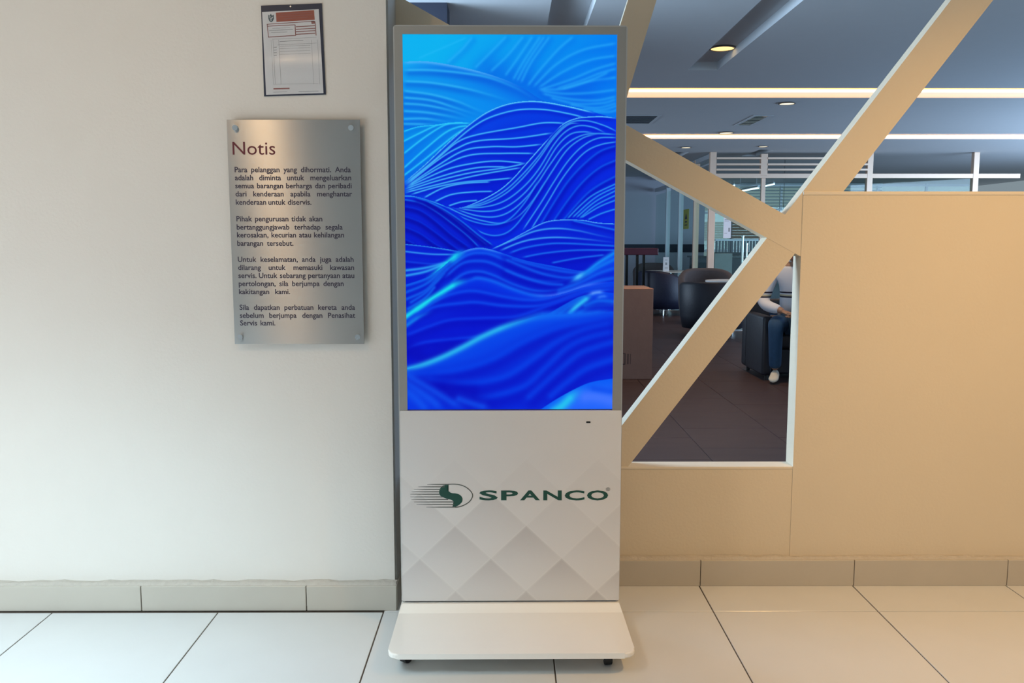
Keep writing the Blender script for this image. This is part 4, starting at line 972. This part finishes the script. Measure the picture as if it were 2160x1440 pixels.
# ceiling tubes inside the office
for (xa, ya, xb, yb_), lab in (((1557, 404, 1600, 396), 'cool tube light on the office ceiling, left of the post'), ((1606, 394, 1633, 388), 'cool tube light on the office ceiling, right of the post'), ((1540, 393, 1549, 391), 'short cool tube light deepest on the office ceiling')):
    z_ = HZ-.12; a = PZ(xa, ya, z_); c = PZ(xb, yb_, z_)
    if a.y > 24.3: a = PY(xa, ya, 22.5); c = PY(xb, yb_, 21.0)
    t = thing('tube_light', lab, 'ceiling light', a); d = c-a
    b_ = nb(); cyl(b_, (0, 0, 0), d, .022, n=12); fin('tube', b_, M['tube'], t)
    b_ = nb(); cyl(b_, (0, 0, .03), d + Vector((0, 0, .03)), .03, n=4); 
    for f_ in (.1, .9): cyl(b_, d*f_+Vector((0, 0, .03)), Vector((d.x*f_, d.y*f_, HZ-.001-a.z)), .006, n=8)
    fin('fitting', b_, M['alucool'], t)
a = PY(1652, 455, 17.0)
gl = thing('pendant_globe', 'white opal globe pendant behind the office glass', 'pendant lamp', (a.x, 17.0, a.z))
b_ = nb(); bmesh.ops.create_uvsphere(b_, u_segments=24, v_segments=14, radius=.105); fin('globe', b_, M['globe'], gl, smooth=True)
b_ = nb(); cyl(b_, (0, 0, .10), (0, 0, HZ-.001-a.z), .006, n=8); fin('cord', b_, M['case'], gl)
b_ = nb(); cyl(b_, (0, 0, .095), (0, 0, .14), .03, n=14); fin('lamp_holder', b_, M['chrome'], gl)
# pale blind panels over the far window
bl_ = thing('venetian_blind', 'pale horizontal blind drawn over the far window', 'blind', (6.4, 24.4, 0))
for k in range(16):
    z = 1.5 + k*.085; fin('slat', bx(0, 3.9, -.03, .03, z-.006, z+.02), M['paleblind'], bl_)
fin('head_rail', bx(0, 3.9, -.04, .04, 2.86, 2.895), M['paleblind'], bl_)

# ------------------------------------------------------------------ seated person
def skin(name, verts, edges, radii, m, parent=None, sub=2, root=0):
    me = bpy.data.meshes.new(name); me.from_pydata([Vector(v) for v in verts], edges, [])
    o = bpy.data.objects.new(name, me); COL.objects.link(o)
    md = o.modifiers.new('s', 'SKIN'); md.use_smooth_shade = True
    for i, r_ in enumerate(radii):
        r_ = r_ if isinstance(r_, tuple) else (r_, r_); me.skin_vertices[0].data[i].radius = r_
    me.skin_vertices[0].data[root].use_root = True
    o.modifiers.new('u', 'SUBSURF').levels = sub
    dg = bpy.context.evaluated_depsgraph_get(); ev = o.evaluated_get(dg); nm = bpy.data.meshes.new_from_object(ev); nm.name = name
    bpy.data.objects.remove(o); bpy.data.meshes.remove(me)
    for p_ in nm.polygons: p_.use_smooth = True
    nm.materials.clear(); return link(name, nm, m, parent)
# person faces -x; local coords: x forward is negative
per = thing('person', 'seated person in white striped sweatshirt and blue jeans leaning forward', 'person', (2.79, 8.50, .02), R(68))
hip = (0, 0, .52); sp1 = (-.06, 0, .70); chest = (-.16, 0, .92); neck = (-.25, 0, 1.10); head0 = (-.30, 0, 1.19); 
V = [hip, sp1, chest, (-.22, 0, 1.03), neck]; Eg = [(0, 1), (1, 2), (2, 3), (3, 4)]; Rr = [(.14, .17), (.12, .15), (.12, .16), (.09, .13), (.052, .055)]
def limb(pts, rr, start):
    i = start
    for p_, r_ in zip(pts, rr): V.append(p_); Rr.append(r_); Eg.append((i, len(V)-1)); i = len(V)-1
    return i
hands = []
for s_, kn, hd in ((-1, -.47, (-.47, -.08, .65)), (1, -.44, (-.47, .06, .66))):
    limb([(-.05, .10*s_, .50), (-.20, .12*s_, .52), (kn, .13*s_, .54), (kn+.02, .13*s_, .46), (kn+.05, .13*s_, .24), (kn+.09, .13*s_, .09)], [.095, .085, .066, .06, .048, .038], 0)
    el = (-.30, .27*s_, .74)
    w_ = limb([(-.23, .18*s_, 1.02), (-.27, .24*s_, .88), el, (-.37, .22*s_, .70), tuple(Vector(hd)*.85 + Vector(el)*.15), hd], [.062, .052, .044, .042, .032, .028], 3)
    hands.append((s_, Vector(hd), (Vector(hd)-Vector(el)).normalized()))
body = skin('body', V, Eg, Rr, M['skin'], per, 2)
# head with face
b_ = nb(); bmesh.ops.create_uvsphere(b_, u_segments=28, v_segments=20, radius=1)
for v in b_.verts:
    x, y, z = v.co
    k = 1 - .22*max(0, -z)**1.2
    v.co = Vector((x*.098*k - (.012 if z < 0 else 0)*(-z), y*.076*k, z*.118))
    if x < -.75: v.co.x += .006
    if x < -.6 and abs(y) < .22 and -.35 < z < .1: v.co.x -= .016*(1-abs(y)/.22)*(1-abs(z+.15)/.3 if abs(z+.15) < .3 else 0)
hrot = Matrix.Translation((-.315, 0, 1.235)) @ Matrix.Rotation(R(-14), 4, 'Y')
bmesh.ops.transform(b_, matrix=hrot, verts=b_.verts); hdo = fin('head', b_, M['skin'], per, smooth=True)
for s_ in (-1, 1):
    b_ = nb(); bmesh.ops.create_uvsphere(b_, u_segments=12, v_segments=8, radius=.012); bmesh.ops.transform(b_, matrix=hrot @ Matrix.Translation((-.084, .032*s_, .008)), verts=b_.verts); fin('eye', b_, M['eye'], hdo, smooth=True)
    b_ = nb(); bmesh.ops.create_uvsphere(b_, u_segments=12, v_segments=8, radius=1); bmesh.ops.transform(b_, matrix=hrot @ Matrix.Translation((.008, .076*s_, -.005)) @ Matrix.Diagonal((.018, .008, .032, 1)), verts=b_.verts); fin('ear', b_, M['skin'], hdo, smooth=True)
b_ = nb(); bmesh.ops.create_uvsphere(b_, u_segments=12, v_segments=6, radius=1); bmesh.ops.transform(b_, matrix=hrot @ Matrix.Translation((-.088, 0, -.062)) @ Matrix.Diagonal((.008, .024, .006, 1)), verts=b_.verts); fin('mouth', b_, M['redline'], hdo, smooth=True)
b_ = nb(); bmesh.ops.create_uvsphere(b_, u_segments=24, v_segments=16, radius=1)
bmesh.ops.delete(b_, geom=[v for v in b_.verts if (v.co.x < -.45 and v.co.z < .42) or v.co.z < -.55], context='VERTS')
bmesh.ops.transform(b_, matrix=hrot @ Matrix.Translation((.006, 0, .012)) @ Matrix.Diagonal((.106, .085, .122, 1)), verts=b_.verts); fin('hair', b_, M['hair'], per, smooth=True)
for s_, hd, d in hands:
    side = Vector((0, 1, 0)); upv = d.cross(side).normalized()
    HV = [hd - d*.02, hd + d*.03, hd + d*.075]; HE = [(0, 1), (1, 2)]; HR = [(.026, .02), (.034, .016), (.036, .014)]
    for k in range(4):
        o_ = (k-1.5)*.019; l_ = (.062, .074, .07, .055)[k]
        b0 = hd + d*.08 + side*o_; HV += [b0, b0 + d*l_*.5 - upv*.004, b0 + d*l_*.85 - upv*.022]; i = len(HV)
        HE += [(2, i-3), (i-3, i-2), (i-2, i-1)]; HR += [.0085, .0080, .0070]
    b0 = hd + d*.02 - side*(.03*s_); HV += [b0, b0 + d*.035 - side*(.02*s_), b0 + d*.065 - side*(.022*s_)]; i = len(HV)
    HE += [(1, i-3), (i-3, i-2), (i-2, i-1)]; HR += [.011, .010, .008]
    skin('hand', HV, HE, HR, M['skin'], per, 1)
# clothes follow the body
shirt = bpy.data.materials.new('striped_sweatshirt'); shirt.use_nodes = True; nt = shirt.node_tree; bs = nt.nodes['Principled BSDF']; bs.inputs['Roughness'].default_value = .9
tc = nt.nodes.new('ShaderNodeTexCoord'); sp2 = nt.nodes.new('ShaderNodeSeparateXYZ'); nt.links.new(tc.outputs['Object'], sp2.inputs[0])
rp = nt.nodes.new('ShaderNodeValToRGB'); rp.color_ramp.interpolation = 'CONSTANT'; nt.links.new(sp2.outputs[2], rp.inputs[0])
e_ = rp.color_ramp.elements; wht = (.62, .64, .70, 1); e_[0].position = 0; e_[0].color = wht; e_[1].position = .775; e_[1].color = (.02, .02, .04, 1)
for pos, colr in ((.79, (.5, .45, .30, 1)), (.805, wht), (.82, (.02, .02, .04, 1)), (.835, wht)): q = e_.new(pos); q.color = colr
nt.links.new(rp.outputs[0], bs.inputs['Base Color'])
V2 = [(0, 0, .56), sp1, chest, (-.22, 0, 1.03), (-.245, 0, 1.085)]; E2 = [(0, 1), (1, 2), (2, 3), (3, 4)]; R2 = [(.155, .185), (.145, .175), (.14, .175), (.105, .145), (.062, .066)]
for s_, hd in ((-1, (-.47, -.08, .65)), (1, (-.47, .06, .66))):
    el = (-.30, .27*s_, .74); i = 3
    for p_, r_ in zip([(-.23, .18*s_, 1.02), (-.27, .24*s_, .88), el, (-.37, .22*s_, .70), tuple(Vector(hd)*.85 + Vector(el)*.15)], [.082, .074, .066, .060, .045]):
        V2.append(p_); R2.append(r_); E2.append((i, len(V2)-1)); i = len(V2)-1
skin('sweatshirt', V2, E2, R2, shirt, per, 2)
V3 = [(0, 0, .53)]; E3 = []; R3 = [(.15, .18)]
for s_, kn in ((-1, -.47), (1, -.44)):
    i = 0
    for p_, r_ in zip([(-.05, .10*s_, .50), (-.20, .12*s_, .52), (kn, .13*s_, .54), (kn+.02, .13*s_, .46), (kn+.05, .13*s_, .24), (kn+.09, .13*s_, .11)], [.108, .098, .080, .073, .064, .060]):
        V3.append(p_); R3.append(r_); E3.append((i, len(V3)-1)); i = len(V3)-1
skin('jeans', V3, E3, R3, M['jeans'], per, 2)
for s_, kn in ((-1, -.47), (1, -.44)):
    x = kn+.09; y = .13*s_
    b_ = nb(); rows = []
    for t_, w_, h_ in ((.06, .030, .085), (.03, .038, .095), (-.02, .042, .090), (-.08, .044, .070), (-.13, .046, .056), (-.17, .038, .045), (-.19, .018, .030)):
        rows.append([b_.verts.new((x+t_, y + w_*_c(a), max(0.0, h_*.5 + h_*.5*_s(a)))) for a in [2*math.pi*k/12 for k in range(12)]])
    for a_, c_ in zip(rows[:-1], rows[1:]):
        for k in range(12): b_.faces.new((a_[k], a_[(k+1) % 12], c_[(k+1) % 12], c_[k]))
    b_.faces.new(rows[0]); b_.faces.new(rows[-1][::-1]); fin('sneaker', b_, M['shoe'], per, smooth=True)
